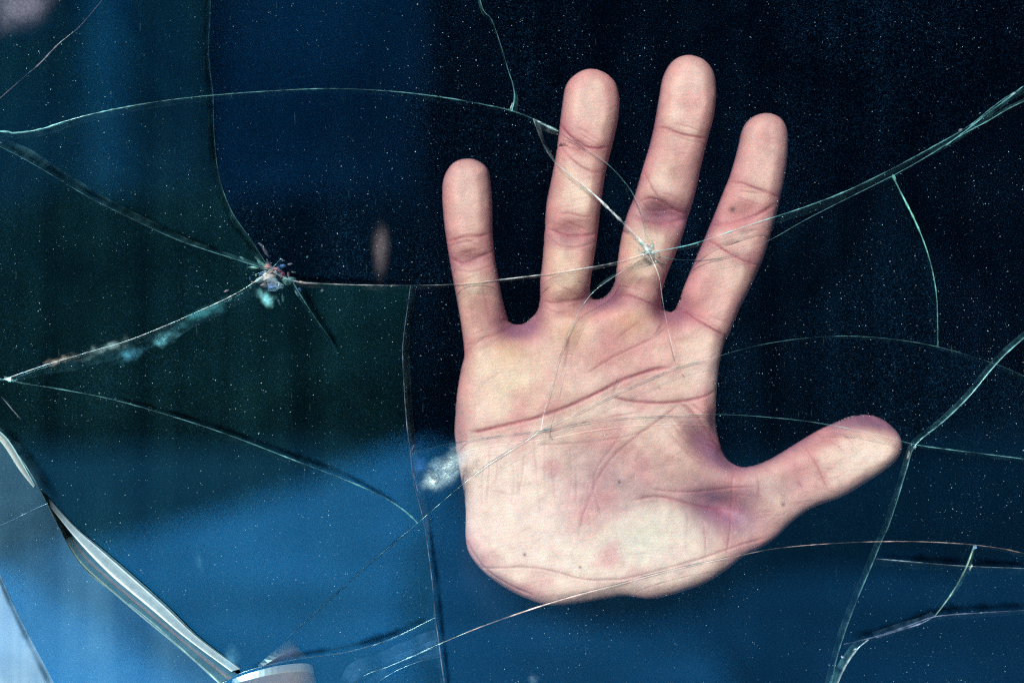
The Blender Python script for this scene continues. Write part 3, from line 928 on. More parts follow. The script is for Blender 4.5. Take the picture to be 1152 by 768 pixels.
CH3 = [(1006, 200, 2.2, 1.1, 2.6, (.3, .8, .65), .8), (576, 119, 2.0, -1.1, 2.8, (.65, .92, .85), .95), (607, 138, 2, .5, 2, (.6, .9, .88), .9), (618, 143, 1.6, .4, 2.0, (.5, .8, .8), .8),
       (624, 145, 1.4, .3, 1.6, (.5, .8, .8), .7), (1030, 502, 2, 1.9, 2, (.5, .8, .85), .8), (1022, 512, 1.8, 1.8, 4, (.8, .72, .66), .8), (1093, 637, 2.2, 1.9, 2.4, (.75, .88, .75), .9),
       (1097, 616, 2.0, 2.5, 2.2, (.25, .5, .8), .6), (948, 739, 2.2, .3, 1.3, (.6, .8, .9), .8), (962, 730, 1.4, -.6, 2.4, (.7, .85, .85), .8), (10, 426, 3, .3, 2.2, (.6, .85, .85), .8),
       (612, 483, 1.5, 1.4, 1.6, (.2, .5, .5), .6), (762, 413, 1.3, .4, 1.3, (.2, .5, .4), .6), (735, 427, 1.2, .2, 1.2, (.2, .4, .4), .6), (1140, 106, 1.8, -.6, 2.8, (.6, .85, .85), .7),
       (1094, 140, 1.6, -.4, 2.8, (.4, .7, .75), .7), (1081, 146, 1.3, -.5, 2.2, (.75, .8, .85), .8)]
for q in CH3:
    chip(*q, y=-0.0006, h=0.0004)

# hair cracks and splinters round both impact points
RC = random.Random(11)
for (nu, nv), cnt, ln in ((NA, 13, 24), (NB, 7, 14)):
    for k in range(cnt):
        a = RC.uniform(0, 2 * math.pi)
        l0, l1 = RC.uniform(2, 8), RC.uniform(.35, 1) * ln
        bend = RC.uniform(-.4, .4)
        pts = [(nu + math.cos(a + bend * q) * (l0 + (l1 - l0) * q), nv + math.sin(a + bend * q) * (l0 + (l1 - l0) * q) * .8) for q in (0, .35, .7, 1)]
        crack(catmull(pts, 3), lip=[1.2, 1.0, .7, .5], lipf=[.4, .25, .15, .05], face=[2.5, 2, 1.2, 1], facef=[.3, .2, .1, 0], col=RC.choice([TEAL, WHITE, TEAL, PINK, BLUE]), seed=80 + k)
for k in range(34):
    a, d_ = RC.uniform(0, 2 * math.pi), abs(RC.gauss(0, 12)) + 3
    chip(NA[0] + 4 + math.cos(a) * d_ * 1.3, NA[1] + 4 + math.sin(a) * d_ * .9, RC.uniform(.7, 1.8), RC.uniform(0, 3), RC.uniform(1, 2.4), RC.choice([(.3, .75, .75), (.8, .95, .9), (.2, .4, .8), (.7, .4, .42), (.5, .85, .8)]), RC.uniform(.5, 1))
for k in range(26):       # crumbs of glass along the cracks
    pl = SM[RC.choice(['left_lower', 'main', 'top_arc', 'main_right', 'left_mid', 'right_bottom', 'gap_left', 'lower_right'])]
    p = pl[RC.randrange(len(pl))]
    if -5 < p[0] < 1157 and not 490 < p[0] < 890:
        chip(p[0] + RC.gauss(0, 2), p[1] + RC.gauss(0, 2), RC.uniform(.6, 1.3), RC.uniform(0, 3), RC.uniform(1, 2.5), RC.choice([(.5, .85, .82), (.8, .9, .88), (.3, .7, .7)]), RC.uniform(.4, .9), y=-.0006, h=.0004)


# glints and blurred reflections painted as patches on the glass
def glint_patch(u, v, ru, rv, ang, col, al, seed, lump=.5, soft=True):
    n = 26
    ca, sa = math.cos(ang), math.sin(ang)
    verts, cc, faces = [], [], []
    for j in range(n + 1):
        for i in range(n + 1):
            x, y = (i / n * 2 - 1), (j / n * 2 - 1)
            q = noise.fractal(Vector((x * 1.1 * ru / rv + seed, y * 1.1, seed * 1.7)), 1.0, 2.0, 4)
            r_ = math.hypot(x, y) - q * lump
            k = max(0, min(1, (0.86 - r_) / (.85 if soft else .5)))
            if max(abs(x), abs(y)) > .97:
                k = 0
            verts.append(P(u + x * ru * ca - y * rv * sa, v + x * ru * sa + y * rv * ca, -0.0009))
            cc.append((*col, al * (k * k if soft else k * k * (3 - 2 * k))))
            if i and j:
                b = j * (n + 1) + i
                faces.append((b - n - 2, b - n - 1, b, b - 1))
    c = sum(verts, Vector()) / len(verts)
    o = link_mesh('glint_patch', [p - c for p in verts], faces, M_GLINT, None, True)
    at = o.data.color_attributes.new('FrostLight', 'FLOAT_COLOR', 'POINT')
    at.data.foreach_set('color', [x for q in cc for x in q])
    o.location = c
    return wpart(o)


def make_glint():
    t = NT('painted_glint')
    at_ = t.n('ShaderNodeAttribute', attribute_name='FrostLight')
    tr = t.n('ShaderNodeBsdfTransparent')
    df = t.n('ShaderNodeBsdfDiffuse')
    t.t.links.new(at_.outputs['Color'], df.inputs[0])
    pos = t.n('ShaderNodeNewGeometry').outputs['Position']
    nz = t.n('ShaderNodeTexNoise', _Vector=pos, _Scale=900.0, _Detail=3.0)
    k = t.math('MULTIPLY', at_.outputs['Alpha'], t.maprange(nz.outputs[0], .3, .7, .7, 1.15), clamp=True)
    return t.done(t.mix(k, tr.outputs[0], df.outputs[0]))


M_GLINT = make_glint()
glint_patch(500, 528, 44, 21, -.62, (.62, .86, .88), .95, 3.1, .45)
glint_patch(488, 538, 20, 14, -.4, (.66, .9, .9), .95, 5.5, .35)
glint_patch(506, 521, 26, 11, -.6, (.7, .9, .9), .9, 7.1, .35)
glint_patch(500, 528, 46, 24, -.62, (.14, .4, .6), .6, 3.1, .5)
glint_patch(472, 524, 14, 16, -.3, (.05, .2, .55), .35, 8.2, .3)
glint_patch(428, 282, 14, 52, .03, (.22, .19, .20), .22, 5.0, .25)
glint_patch(299, 334, 17, 11, .6, (.25, .75, .8), .5, 1.4, .4)
glint_patch(185, 381, 22, 11, -.5, (.2, .68, .8), .5, 6.3, .4)
glint_patch(150, 396, 34, 12, -.42, (.1, .42, .6), .28, 2.2, .5)
glint_patch(125, 390, 50, 9, -.33, (.3, .5, .52), .25, 9.7, .6)
glint_patch(70, 404, 36, 6, -.3, (.5, .45, .38), .4, 4.4, .5)
glint_patch(230, 352, 60, 10, -.46, (.08, .4, .46), .2, 7.7, .5)
glint_patch(260, 740, 20, 20, .3, (.12, .4, .6), .25, 2.9, .4)
glint_patch(225, 630, 9, 22, -.3, (.1, .4, .6), .22, 3.3, .4)
glint_patch(16, 6, 90, 52, -.2, (.20, .20, .26), .36, 14.1, .4)
glint_patch(600, 763, 9, 9, 0, (.2, .4, .55), .3, 16.1, .3)

# ================================================================== HAND
OUT = [(524.6, 177.4), (510, 182), (500, 196), (497, 213.5), (498.8, 246), (502.5, 274.5), (507, 302.7), (510.5, 321), (515, 345), (519.5, 373), (522, 399),
       (518.6, 414), (513.6, 444), (511, 478), (512, 503), (517, 533), (522, 557.5), (523.5, 582), (523.5, 607), (529.5, 627), (549, 649), (574, 666), (599, 677),
       (618.5, 682), (648, 680), (678, 675), (702.7, 671.5), (727.5, 674.5), (747, 672.5), (767, 667), (794, 657), (818, 642), (838, 626.6), (858.5, 616.4), (875.5, 604.6),
       (889, 591), (906, 577.5), (923, 569), (950, 559), (973.7, 545), (994, 531.7), (1009, 519), (1016, 506), (1015, 492), (1005.8, 478.5), (994, 470), (977, 466.8), (960, 469.5), (943, 475),
       (923, 484), (902.5, 496), (882, 508.7), (865.3, 518), (848.4, 524.3), (832, 524.5), (818, 514), (810, 493), (806.8, 468), (807.5, 438.7), (810.5, 409), (817, 382),
       (820.7, 377.7), (832.4, 349.6), (846.5, 321.4), (860.6, 288.6), (872, 251), (879, 223), (885, 194.8), (888, 166.6), (887, 145.5), (879, 131.5), (864, 126), (848, 130.5), (837, 143),
       (831, 166.6), (823, 194.8), (813.7, 218), (804.3, 241.7), (792.6, 270), (778.5, 302.7), (769, 326), (764.5, 342), (757.5, 350), (748.5, 346), (745.7, 331),
       (750, 312), (759.7, 288.6), (769, 265), (776, 241.7), (784, 213.5), (790, 185.4), (797, 157), (804.3, 129), (807, 101), (804, 80), (792.6, 65.8), (774.5, 60.6), (758, 67), (747, 84.6),
       (742, 110), (737, 138.5), (731.6, 162), (724.6, 185.4), (715, 218), (705.8, 241.7), (698.8, 270), (694.5, 300), (691, 320), (684, 331), (675, 335.5), (667, 334), (664.5, 322),
       (668.5, 293), (672, 270), (674.6, 246.4), (678, 218), (682.6, 190), (689.7, 162), (695.8, 133.8), (697.3, 110), (693.4, 93), (681.7, 81), (665, 76), (649, 81.5), (637, 95),
       (632.4, 119.7), (629, 148), (626, 171), (620.7, 199.5), (615, 227.6), (612.7, 260), (610.4, 293), (607.6, 316.7), (606, 345), (596, 359), (583, 364.5), (573, 361), (569.5, 352), (565, 335.5),
       (560.7, 312), (556.5, 288.6), (554, 260), (553.6, 227.6), (551.5, 202), (548.5, 189), (538, 180)]
outline = np.array(catmull(OUT, 5, True))
STEP = 1.15
gx = np.arange(484, 1030, STEP)
gy = np.arange(48, 696, STEP)
GX, GY = np.meshgrid(gx, gy)
shape = GX.shape


def seg_dist(pl, closed=False, want_near=False, lim=None):
    """distance of every grid point to a polyline"""
    best = np.full(shape, 1e9)
    nx_, ny_ = np.zeros(shape), np.zeros(shape)
    n = len(pl)
    for i in range(n if closed else n - 1):
        a, b = pl[i], pl[(i + 1) % n]
        if lim:
            i0 = max(0, int((min(a[0], b[0]) - lim - gx[0]) / STEP)); i1 = int((max(a[0], b[0]) + lim - gx[0]) / STEP) + 2
            j0 = max(0, int((min(a[1], b[1]) - lim - gy[0]) / STEP)); j1 = int((max(a[1], b[1]) + lim - gy[0]) / STEP) + 2
            if i1 <= 0 or j1 <= 0:
                continue
            sl = (slice(j0, j1), slice(i0, i1))
        else:
            sl = (slice(None), slice(None))
        X, Y = GX[sl], GY[sl]
        dx, dy = b[0] - a[0], b[1] - a[1]
        L2 = dx * dx + dy * dy + 1e-12
        t = np.clip(((X - a[0]) * dx + (Y - a[1]) * dy) / L2, 0, 1)
        px, py = a[0] + t * dx, a[1] + t * dy
        d = (X - px) ** 2 + (Y - py) ** 2
        m = d < best[sl]
        best[sl][m] = d[m]
        if want_near:
            nx_[sl][m] = px[m]
            ny_[sl][m] = py[m]
    return (np.sqrt(best), nx_, ny_) if want_near else np.sqrt(best)


dist, NX, NY = seg_dist(outline, True, True, lim=75)
dist = np.minimum(dist, 75.0)
ins_m = np.zeros(shape, bool)
for a, b in zip(outline, np.roll(outline, -1, 0)):
    cond = (a[1] > GY) != (b[1] > GY)
    if cond.any():
        xi = (b[0] - a[0]) * (GY - a[1]) / (b[1] - a[1] + 1e-12) + a[0]
        ins_m ^= cond & (GX < xi)
sd = np.where(ins_m, dist, -dist)


def gauss(u, v, ru, rv=None, ang=0.0):
    rv = rv or ru
    c, s = math.cos(ang), math.sin(ang)
    x, y = GX - u, GY - v
    return np.exp(-(((x * c + y * s) / ru) ** 2 + ((-x * s + y * c) / rv) ** 2))


def fbm(scale, seed, octs=4):
    """value noise on the grid"""
    rs = np.random.RandomState(seed)
    out = np.zeros(shape)
    amp = 1.0
    for o in range(octs):
        s = scale / 2 ** o
        nx2, ny2 = int(560 / s) + 4, int(660 / s) + 4
        L = rs.rand(ny2, nx2) - 0.5
        fx_, fy_ = (GX - gx[0]) / s, (GY - gy[0]) / s
        ix, iy = fx_.astype(int), fy_.astype(int)
        tx_, ty_ = fx_ - ix, fy_ - iy
        tx_, ty_ = tx_ * tx_ * (3 - 2 * tx_), ty_ * ty_ * (3 - 2 * ty_)
        out += amp * ((L[iy, ix] * (1 - tx_) + L[iy, ix + 1] * tx_) * (1 - ty_) + (L[iy + 1, ix] * (1 - tx_) + L[iy + 1, ix + 1] * tx_) * ty_)
        amp *= 0.55
    return out


# depth of the palm side behind the glass, in millimetres
wob = fbm(14, 3, 3)
rim = 26.0 + 4 * gauss(660, 640, 120, 60)
e_ = np.clip((rim - sd) / rim, 0, 1)
depth = 7.0 * (1 - np.sqrt(np.clip(1 - e_ ** 2.2, 0, 1)))
HOLL = [  # hollows between the pads: u, v, ru, rv, angle, mm
 (583, 366, 26, 20, 0, 4.2), (679, 336, 28, 15, -.2, 3.4), (757, 350, 20, 18, .2, 4.2), (640, 262, 26, 13, 0, 1.5), (748, 243, 30, 14, .15, 2.6),
 (828, 244, 26, 12, -.2, 1.5), (530, 292, 22, 10, -.1, 1.2), (545, 355, 16, 28, .1, .9), (652, 168, 20, 10, .4, .7), (768, 200, 18, 18, 0, .5),
 (812, 572, 34, 17, .25, 3.0), (800, 560, 60, 26, .5, 1.3), (790, 500, 14, 26, -.65, 2.4), (822, 519, 20, 10, .6, 2.4), (806, 478, 8, 18, -.3, 2.2), (675, 540, 60, 46, 0, .9), (655, 350, 16, 10, 0, .9), (635, 340, 24, 10, 0, .9),
 (930, 490, 40, 10, -.4, 1.6), (985, 470, 34, 15, .1, 4.0), (900, 540, 22, 30, -.3, .9), (560, 660, 30, 6, .55, .9), (514, 490, 8, 26, 0, 1.4), (522, 470, 14, 14, .7, .7), (690, 395, 40, 26, 0, .3),
 (780, 352, 14, 12, 0, .9), (840, 600, 40, 18, -.4, .8), (720, 320, 30, 9, .2, .6)]
for u, v, ru, rv, an, mm in HOLL:
    depth += 1.6 * mm * gauss(u, v, ru, rv, an)
pad = 0.55 * fbm(40, 11, 4) + 0.25 * gauss(640, 510, 90, 40) + 0.15 * gauss(700, 440, 80, 30) - 0.15
depth += pad + 0.05 * wob
depth = np.where(depth > .6, depth, 0.6 * np.exp((depth - .6) / .6))       # pads flatten softly on the glass
depth -= 0.15

CREASE = [  # points, width, depth mm, redness
 ([(528, 485), (541, 484), (554, 481), (589, 473), (618, 464.5), (648, 452.6), (678, 438), (703, 426), (732, 416), (752, 413)], 3.6, .75, .85),
 ([(688, 446), (712, 451), (742, 452.6), (772, 450), (790, 446), (806, 438)], 3.0, .65, .8),
 ([(660, 420), (678, 408), (700, 396), (720, 387), (735, 380)], 2.6, .3, .5),
 ([(640, 372), (638, 395), (634, 415)], 5, .2, .35), ([(690, 384), (705, 372), (720, 360)], 3, .2, .3),
 ([(606, 490), (640, 478), (680, 470), (720, 462)], 2.6, .2, .3), ([(600, 500), (660, 497), (705, 490), (740, 478)], 2.0, .25, .2),
 ([(762, 450), (777, 463), (788, 476), (797, 487), (808, 502), (822, 514)], 2.4, .7, .6), ([(772, 450), (792, 466), (806, 484)], 2.0, .5, .5),
 ([(762, 455), (742, 470), (715, 490), (692, 510), (676, 530), (665, 555), (655, 580), (650, 605)], 3.2, .25, .45),
 ([(700, 480), (690, 500), (672, 524), (668, 550), (676, 580)], 2.2, .2, .35),
 ([(712, 562), (728, 558), (742, 557.5), (762, 562), (777, 567), (800, 572), (820, 575)], 2.8, .5, .7), ([(730, 549), (760, 552), (790, 552), (820, 548), (848, 546)], 2.2, .35, .5),
 ([(535, 634), (545, 638), (560, 637), (589, 636), (610, 638), (628, 642), (648, 648), (668, 650.5), (690, 650), (708, 648), (735, 641), (757, 635), (782, 628), (806, 620), (835, 611), (862, 604)], 2.0, .45, .4),
 ([(523, 603), (530, 616), (538, 628), (548, 640), (562, 650), (580, 660), (600, 668)], 2.4, .7, .5),
 ([(826, 530), (822, 545), (824, 562), (822, 580), (820, 600), (816, 622)], 1.8, .35, .45), ([(790, 585), (792, 605), (793, 625)], 1.8, .25, .35), ([(773, 560), (772, 590), (770, 620)], 1.4, .12, .2),
 # finger joints
 ([(501, 271), (512, 270), (522, 267), (540, 266), (553, 262)], 2.6, .45, .8), ([(504, 287), (512, 293), (520, 296), (530, 294), (541, 289), (556, 283)], 3.0, .6, .6), ([(507, 303), (530, 306), (548, 301), (558, 296)], 2.6, .3, .4),
 ([(520, 390), (545, 382), (560, 376), (576, 368)], 3, .4, .4), ([(528, 330), (532, 350), (534, 372)], 3, .15, .3), ([(544, 325), (549, 348), (553, 368)], 3, .15, .3),
 ([(628, 134), (634, 145), (642, 155), (651, 162), (659, 166.6), (672, 168), (686, 166)], 2.6, .6, 1.0), ([(630, 162), (636, 173), (645, 182), (656, 190), (668, 195), (678, 194)], 2.6, .4, .6), ([(630, 164), (645, 169), (660, 171)], 2.4, .3, .5),
 ([(625, 242), (640, 241), (654, 244), (668, 245)], 2.4, .3, .6), ([(615, 257), (626, 262), (639.5, 265.5), (656, 266), (673, 262)], 3.0, .7, .7), ([(616, 268), (630, 276), (645, 279), (660, 276), (670, 272)], 2.8, .45, .4),
 ([(609, 337), (622, 341), (640, 339), (662, 335)], 2.6, .45, .6), ([(612, 346), (628, 352), (644, 350)], 2.6, .35, .5),
 ([(736, 142.5), (748, 146), (764, 151.6), (780, 155), (797, 157)], 2.4, .55, .8), ([(762, 170), (760, 180)], 8, 0, .45),
 ([(718, 228), (728, 224), (738, 225), (748, 230), (757, 236), (770, 240), (776, 240)], 2.6, .5, .7), ([(722, 182), (726, 198), (734, 214), (745, 228)], 2.6, .35, .5), ([(708, 241), (722, 248), (741, 252), (756, 250), (772, 246)], 3.0, .6, .5),
 ([(691, 320), (700, 322), (712, 325), (722, 327)], 2.4, .3, .5), ([(690, 331), (708, 334), (722, 338), (736, 344), (745, 348)], 2.8, .45, .7),
 ([(819, 204), (832, 207), (844, 211), (860, 217), (880, 224)], 2.4, .5, .75), ([(800, 253), (812, 252), (824, 250.5), (840, 247), (855, 240), (872, 230)], 3.0, .6, .9), ([(793, 268), (806, 277), (820, 286), (836, 294), (858, 300)], 2.6, .45, .8), ([(800, 278), (815, 276), (832, 270)], 2.4, .2, .4),
 ([(762, 345), (774, 353), (788, 363), (802, 371), (817, 380)], 2.6, .55, .8), ([(770, 352), (786, 356), (800, 364)], 2.2, .25, .5),
 ([(904, 498), (910, 510), (917, 522), (924, 538), (930, 551)], 1.8, .3, .6), ([(893, 534), (900, 546), (902, 556)], 1.8, .2, .5), ([(850, 530), (852, 548), (850, 566)], 1.8, .25, .4),
 ([(918, 488), (940, 500), (948, 512)], 2, .2, .4), ([(926, 482), (950, 490), (958, 500)], 2, .2, .4),
]
RW = random.Random(5)
for (ju, jv, jw, ja) in ((528, 278, 24, -.15), (530, 296, 24, -.2), (655, 160, 26, .3), (643, 262, 28, .1), (766, 152, 28, .25), (744, 240, 28, .25), (846, 214, 27, .2), (832, 256, 30, -.15), (640, 342, 26, .05), (712, 334, 26, .25), (794, 362, 28, .55), (548, 384, 26, -.4)):
    for k in range(7):      # short broken lines round every finger joint
        oy = RW.gauss(0, 8)
        ox = RW.uniform(-.5, .5) * jw
        l_ = RW.uniform(8, 22)
        an = ja + RW.gauss(0, .22)
        CREASE.append(([(ju + ox - l_ * math.cos(an), jv + oy - l_ * math.sin(an)), (ju + ox, jv + oy + RW.uniform(-1.5, 2.5)), (ju + ox + l_ * math.cos(an), jv + oy + l_ * math.sin(an))], RW.uniform(1.3, 2.2), RW.uniform(.08, .25), RW.uniform(.15, .5)))
for k in range(50):      # faint criss-cross of the palm
    sx, sy = RW.uniform(530, 800), RW.uniform(390, 650)
    an = RW.choice([-.5, .6, 1.3]) + RW.gauss(0, .25)
    l_ = RW.uniform(10, 30)
    CREASE.append(([(sx, sy), (sx + l_ / 2 * math.cos(an) + RW.uniform(-2, 2), sy + l_ / 2 * math.sin(an)), (sx + l_ * math.cos(an), sy + l_ * math.sin(an))], 1.2, RW.uniform(.04, .12), RW.uniform(.08, .2)))
for k in range(16):      # fine lines fanning over the ball of the thumb
    a = RW.uniform(0, 1)
    sx, sy = 742 + a * 60 + RW.uniform(-6, 6), 458 + a * 14 + RW.uniform(-6, 22)
    CREASE.append(([(sx, sy), (sx + 18, sy + 20 + RW.uniform(-3, 3)), (sx + 40, sy + 38 + RW.uniform(-5, 5)), (sx + 64, sy + 52 + RW.uniform(-6, 6))], 1.5, RW.uniform(.1, .28), .22))
for k in range(14):      # fine upright lines over the outer palm
    sx, sy = 545 + k * 9 + RW.uniform(-6, 6), 495 + RW.uniform(-10, 40)
    l_ = RW.uniform(30, 75)
    CREASE.append(([(sx, sy), (sx + RW.uniform(-3, 3), sy + l_ / 2), (sx + RW.uniform(-6, 6), sy + l_)], 1.6, RW.uniform(.08, .22), .14))
for k in range(18):      # across the root of the thumb
    sx, sy = RW.uniform(800, 930), RW.uniform(520, 585)
    sy = min(sy, 600 - (sx - 800) * .35)
    CREASE.append(([(sx, sy), (sx + 12, sy + RW.uniform(-6, 4)), (sx + 26, sy + RW.uniform(-12, 4))], 1.4, RW.uniform(.06, .2), .25))
for k in range(26):      # random short wrinkles on the palm
    sx, sy = RW.uniform(540, 770), RW.uniform(395, 640)
    an = RW.uniform(-.9, .5)
    l_ = RW.uniform(14, 40)
    CREASE.append(([(sx, sy), (sx + l_ / 2 * math.cos(an), sy + l_ / 2 * math.sin(an) + RW.uniform(-2, 2)), (sx + l_ * math.cos(an), sy + l_ * math.sin(an))], 1.3, RW.uniform(.05, .16), .15))
red = np.zeros(shape)
for pl, w, mm, rd in CREASE:
    cp = catmull(pl, 4)
    dd = seg_dist(np.array(cp), lim=w * 4)
    L = len(cp)
    # taper towards both ends
    ex = np.hypot(GX - cp[0][0], GY - cp[0][1])
    ey = np.hypot(GX - cp[-1][0], GY - cp[-1][1])
    tp = np.clip(np.minimum(ex, ey) / 14 + .25, 0, 1)
    dd = dd + wob * 1.0
    prof_ = np.exp(-(dd / (w * .55)) ** 2) * tp
    depth += mm * 0.62 * prof_
    red = np.maximum(red, rd * np.exp(-(dd / (w * .72)) ** 2) * tp * (0.85 + 0.5 * wob))
    red = np.maximum(red, rd * 0.42 * np.exp(-(dd / (w * 2.8)) ** 2) * tp)

# skin colour: pale pressed pads, redder folds; shade of folds and hollows painted in
base = np.array([0.69, 0.44, 0.335])
colr = np.ones(shape + (3,)) * base


def tint(mask, c, k=1.0):
    m = np.clip(mask * k, 0, 1)[..., None]
    colr[:] = colr * (1 - m) + np.array(c) * m


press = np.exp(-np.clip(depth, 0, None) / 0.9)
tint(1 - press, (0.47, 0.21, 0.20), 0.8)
tint(np.clip((depth - 1.8) / 3.5, 0, 1), (0.27, 0.11, 0.16), 0.9)  # shade of hollows and rims painted as violet skin
tint(np.clip((press - .72) / .25, 0, 1), (0.88, 0.65, 0.52), 0.7)
PALE = [(600, 570, 90, 90, .55), (670, 620, 110, 40, .5), (740, 610, 60, 42, .5), (900, 560, 60, 30, .25), (700, 460, 90, 40, .25), (800, 420, 24, 50, .3), (970, 510, 40, 24, .35), (530, 560, 26, 90, .3)]
for u, v, ru, rv, k in PALE:
    tint(gauss(u, v, ru, rv), (0.90, 0.73, 0.60), min(1, k * 1.35))  # pale skin, with the palm highlights painted in
tint(gauss(725, 600, 58, 42, -.2), (0.70, 0.66, 0.52), .55)
tint(gauss(578, 432, 34, 34), (0.76, 0.60, 0.40), .45)
tint(gauss(572, 398, 18, 13), (0.70, 0.42, 0.20), .45)
tint(gauss(643, 375, 18, 17), (0.70, 0.38, 0.17), .55)
tint(gauss(706, 361, 18, 17), (0.70, 0.38, 0.17), .6)
tint(gauss(640, 300, 26, 45), (0.66, 0.45, 0.28), .4)
tint(gauss(712, 290, 20, 34), (0.66, 0.45, 0.28), .45)
tint(gauss(535, 350, 24, 40), (0.66, 0.48, 0.32), .35)
for u, v, r_ in ((526, 208, 24), (666, 112, 30), (776, 96, 30), (862, 160, 28)):
    tint(gauss(u, v, r_, r_ * 1.2), (0.68, 0.40, 0.35), .6)
for u, v, ru, rv in ((522, 250, 24, 24), (655, 150, 26, 20), (765, 172, 20, 16), (845, 190, 26, 22), (845, 232, 26, 12), (846, 250, 28, 24), (655, 166, 28, 22), (642, 258, 28, 18), (746, 236, 28, 20), (530, 282, 26, 16), (790, 358, 30, 16), (690, 400, 60, 30), (800, 330, 30, 40), (900, 545, 40, 30), (664, 560, 36, 30), (670, 350, 60, 16)):
    tint(gauss(u, v, ru, rv), (0.66, 0.30, 0.28), .42)
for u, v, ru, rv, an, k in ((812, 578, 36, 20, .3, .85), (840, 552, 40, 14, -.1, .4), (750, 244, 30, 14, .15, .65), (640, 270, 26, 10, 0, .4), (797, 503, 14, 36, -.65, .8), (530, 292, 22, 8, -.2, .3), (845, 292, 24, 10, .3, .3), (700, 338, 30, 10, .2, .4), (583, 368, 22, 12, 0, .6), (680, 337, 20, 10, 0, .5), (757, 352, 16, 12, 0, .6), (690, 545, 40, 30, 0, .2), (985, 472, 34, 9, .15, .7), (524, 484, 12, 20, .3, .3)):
    tint(gauss(u, v, ru, rv, an), (0.24, 0.10, 0.16), k)  # shade painted into webs, joints and thumb fold
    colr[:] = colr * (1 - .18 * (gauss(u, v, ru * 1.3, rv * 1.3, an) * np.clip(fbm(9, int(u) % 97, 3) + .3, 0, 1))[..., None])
tint(red * 1.15, (0.31, 0.055, 0.08), .95)  # crease redness, with the shade of the creases painted in
mott = fbm(9, 21, 3)
blot = np.clip(fbm(34, 24, 4) * 1.6, 0, 1)
tint(blot, (0.62, 0.25, 0.24), .55)
colr *= (1 + 0.16 * mott + 0.07 * fbm(60, 22, 3))[..., None]
colr[..., 1] *= 1 + 0.05 * fbm(24, 23, 3)
for u, v, r_ in ((590, 622, 1.4), (652, 636, 1.2), (696, 541, 1.4), (823, 236, 2.4), (879, 566, 1.6)):
    tint(gauss(u, v, r_ * 1.3), (0.10, 0.06, 0.07), .8)
colr = np.clip(colr, 0.01, 0.9)
# skin ridges
depth += 0.014 * np.sin((GY * 0.95 + 12 * fbm(70, 31, 2) + GX * .1) * 2 * math.pi / 4.2) * np.clip(press, 0, 1)
depth += 0.028 * fbm(3.2, 33, 2) + 0.05 * fbm(7, 34, 2)
depth = np.clip(depth, -0.15, 11.0)
CONTACT = TH + 0.0010

# back of the hand
Rb = np.where(GY < 360, 27, 60)
blend = np.clip((GY - 330) / 70, 0, 1)
Rb = 27 * (1 - blend) + 62 * blend
sb = np.clip(sd, 0, Rb)
hb = np.sqrt(np.clip(sb * (2 * Rb - sb), 0, None)) / Rb
thick = (11.0 * (1 - blend) + 19.0 * blend)
back_y = 7.2 + 3.0 + thick * hb
edge = np.clip(sd / 10, 0, 1)
back_y = (7.0 * (1 - edge) + back_y * edge)
# forearm runs straight back into the room
wr = np.sqrt(((GX - 668) / 92) ** 2 + ((GY - 606) / 58) ** 2)
arm = np.clip((1.0 - wr) / 0.18, 0, 1)
arm = arm * arm * (3 - 2 * arm)
back_y = back_y + arm * (150 - back_y)
back_y = np.maximum(back_y, depth + 0.3)

# snap the border of the grid onto the outline
use = sd > -STEP * 1.3
near = np.abs(sd) < STEP * 0.62
out_ = sd < 0
VX, VY = GX.copy(), GY.copy()
mv = near | out_
VX[mv], VY[mv] = NX[mv], NY[mv]
rimd = np.maximum(7.0, depth[mv] + 0.6)
depth[mv] = rimd
back_y[mv] = rimd
inside_v = sd > STEP * 0.62
ci = inside_v[:-1, :-1] | inside_v[1:, :-1] | inside_v[:-1, 1:] | inside_v[1:, 1:]
H_, W_ = shape
jj, ii = np.nonzero(ci)
q0 = jj * W_ + ii
quad = np.stack([q0, q0 + W_, q0 + W_ + 1, q0 + 1], 1)
usedv = np.unique(quad)
onrim = mv.ravel()
remap_f = np.full(H_ * W_, -1)
remap_f[usedv] = np.arange(len(usedv))
nf = len(usedv)
bk = usedv[~onrim[usedv]]
remap_b = remap_f.copy()
remap_b[bk] = nf + np.arange(len(bk))
ff_ = remap_f[quad]
fb_ = remap_b[quad][:, ::-1]
faces_all = np.concatenate([ff_, fb_])


def to_world(u, v, ymm):
    y = CONTACT + ymm * 0.001
    k = (D + 0.009) / D          # the outline sits a few mm behind the glass
    return np.stack([(u - 576) * S * k, y, CZ + (384 - v) * S * k], -1)


co = np.concatenate([to_world(VX.ravel()[usedv], VY.ravel()[usedv], depth.ravel()[usedv]),
                     to_world(VX.ravel()[bk], VY.ravel()[bk], back_y.ravel()[bk])])
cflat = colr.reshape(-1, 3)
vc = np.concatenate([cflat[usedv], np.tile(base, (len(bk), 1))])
origin = np.array([P(660, 600).x, 0.06, P(660, 600).z])
me = bpy.data.meshes.new('hand')
me.vertices.add(len(co))
me.vertices.foreach_set('co', (co - origin).ravel())
nfc = len(faces_all)
me.loops.add(nfc * 4)
me.loops.foreach_set('vertex_index', faces_all.ravel().astype(np.int32))
me.polygons.add(nfc)
me.polygons.foreach_set('loop_start', (np.arange(nfc) * 4).astype(np.int32))
me.polygons.foreach_set('use_smooth', np.ones(nfc, bool))
me.update(calc_edges=True)
me.validate()
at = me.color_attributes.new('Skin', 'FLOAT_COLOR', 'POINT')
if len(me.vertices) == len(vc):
    at.data.foreach_set('color', np.concatenate([vc, np.ones((len(vc), 1))], 1).ravel())


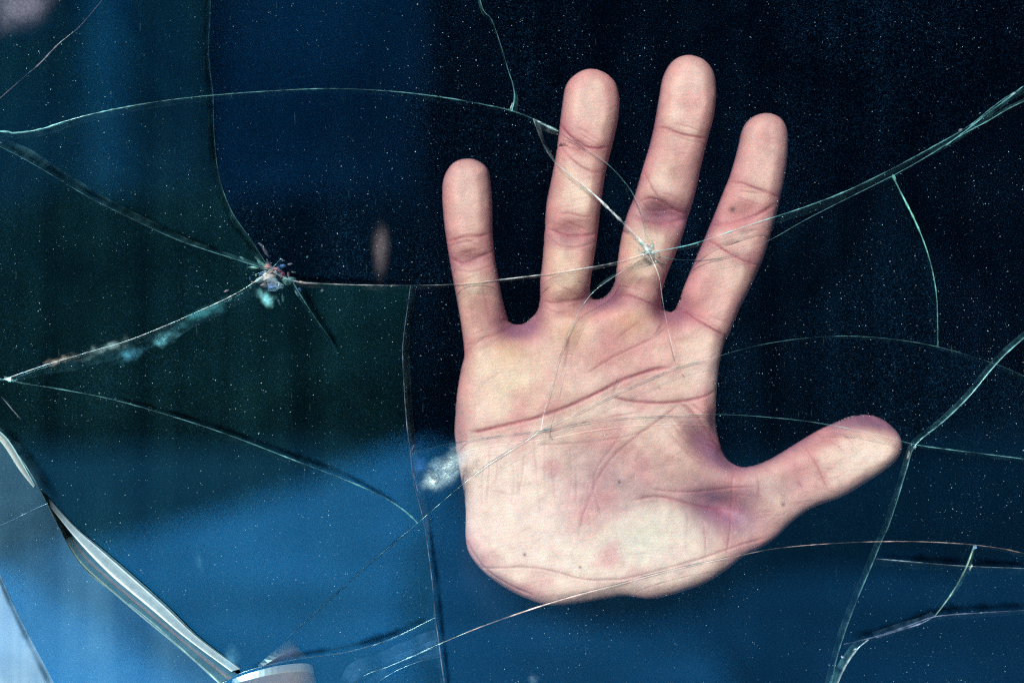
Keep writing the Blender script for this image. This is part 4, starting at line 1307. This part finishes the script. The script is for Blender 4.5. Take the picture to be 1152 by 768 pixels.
def make_skin():
    t = NT('skin')
    at_ = t.n('ShaderNodeAttribute', attribute_name='Skin')
    pos = t.n('ShaderNodeNewGeometry').outputs['Position']
    nz = t.n('ShaderNodeTexNoise', _Vector=pos, _Scale=1400.0, _Detail=3.0, _Roughness=0.6)
    b = t.n('ShaderNodeBsdfPrincipled')
    t.t.links.new(at_.outputs['Color'], b.inputs['Base Color'])
    b.inputs['Roughness'].default_value = 0.55
    b.inputs['Specular IOR Level'].default_value = 0.35
    b.inputs['Subsurface Weight'].default_value = 0.35
    b.inputs['Subsurface Radius'].default_value = (1.0, 0.35, 0.2)
    b.inputs['Subsurface Scale'].default_value = 0.0015
    mp = t.n('ShaderNodeMapping', _Vector=pos, _Scale=(1.0, 1.0, 1.7))
    vo = t.n('ShaderNodeTexVoronoi', _Vector=mp.outputs[0], _Scale=620.0, feature='DISTANCE_TO_EDGE')
    hh = t.math('ADD', t.math('MULTIPLY', nz.outputs[0], 0.6), t.maprange(vo.outputs['Distance'], 0.0, 0.12, 0.0, 0.5))
    bp = t.n('ShaderNodeBump', _Strength=0.3, _Distance=0.0002, _Height=hh)
    t.t.links.new(bp.outputs[0], b.inputs['Normal'])
    return t.done(b.outputs[0])


me.materials.append(make_skin())
person = empty('person', 'open right hand with spread fingers pressed palm first against the cracked glass', 'person', tuple(origin))
hand = bpy.data.objects.new('hand', me)
COL.objects.link(hand)
hand.parent = person

# dark sleeve over the forearm, going back and down into the unlit room
M_CLOTH = plain_mat('black_wool', (0.008, 0.008, 0.012), 0.95, 0.3, 200.0)
ring, verts, faces = 28, [], []
cc0 = P(668, 606)
path = [(0.085, 0.0, .0335, .0235), (0.083, 0.0, .036, .026), (0.095, 0.0, .037, .027), (0.14, -.006, .040, .031), (0.20, -.016, .046, .038), (0.26, -.03, .050, .043), (0.31, -.045, .053, .048),
        (0.345, -.05, .054, .052), (0.39, -.03, .057, .056), (0.45, .01, .062, .062), (0.52, .06, .068, .07), (0.57, .10, .075, .08), (0.60, .12, .05, .05)]
for i, (y, dz, rx, rz) in enumerate(path):
    for k in range(ring):
        a = 2 * math.pi * k / ring
        w = 1 + 0.03 * math.sin(5 * a + i * 1.7) + 0.02 * math.sin(3 * a - i * 2.3)
        verts.append(Vector((cc0.x * 0.99 + rx * w * math.cos(a), y, cc0.z + dz + rz * w * math.sin(a))) - Vector(origin))
    if i:
        for k in range(ring):
            a, b = (i - 1) * ring + k, (i - 1) * ring + (k + 1) % ring
            faces.append((a, b, b + ring, a + ring))
faces.append(tuple(range((len(path) - 1) * ring, len(path) * ring)))
link_mesh('sleeve', verts, faces, M_CLOTH, person, True)
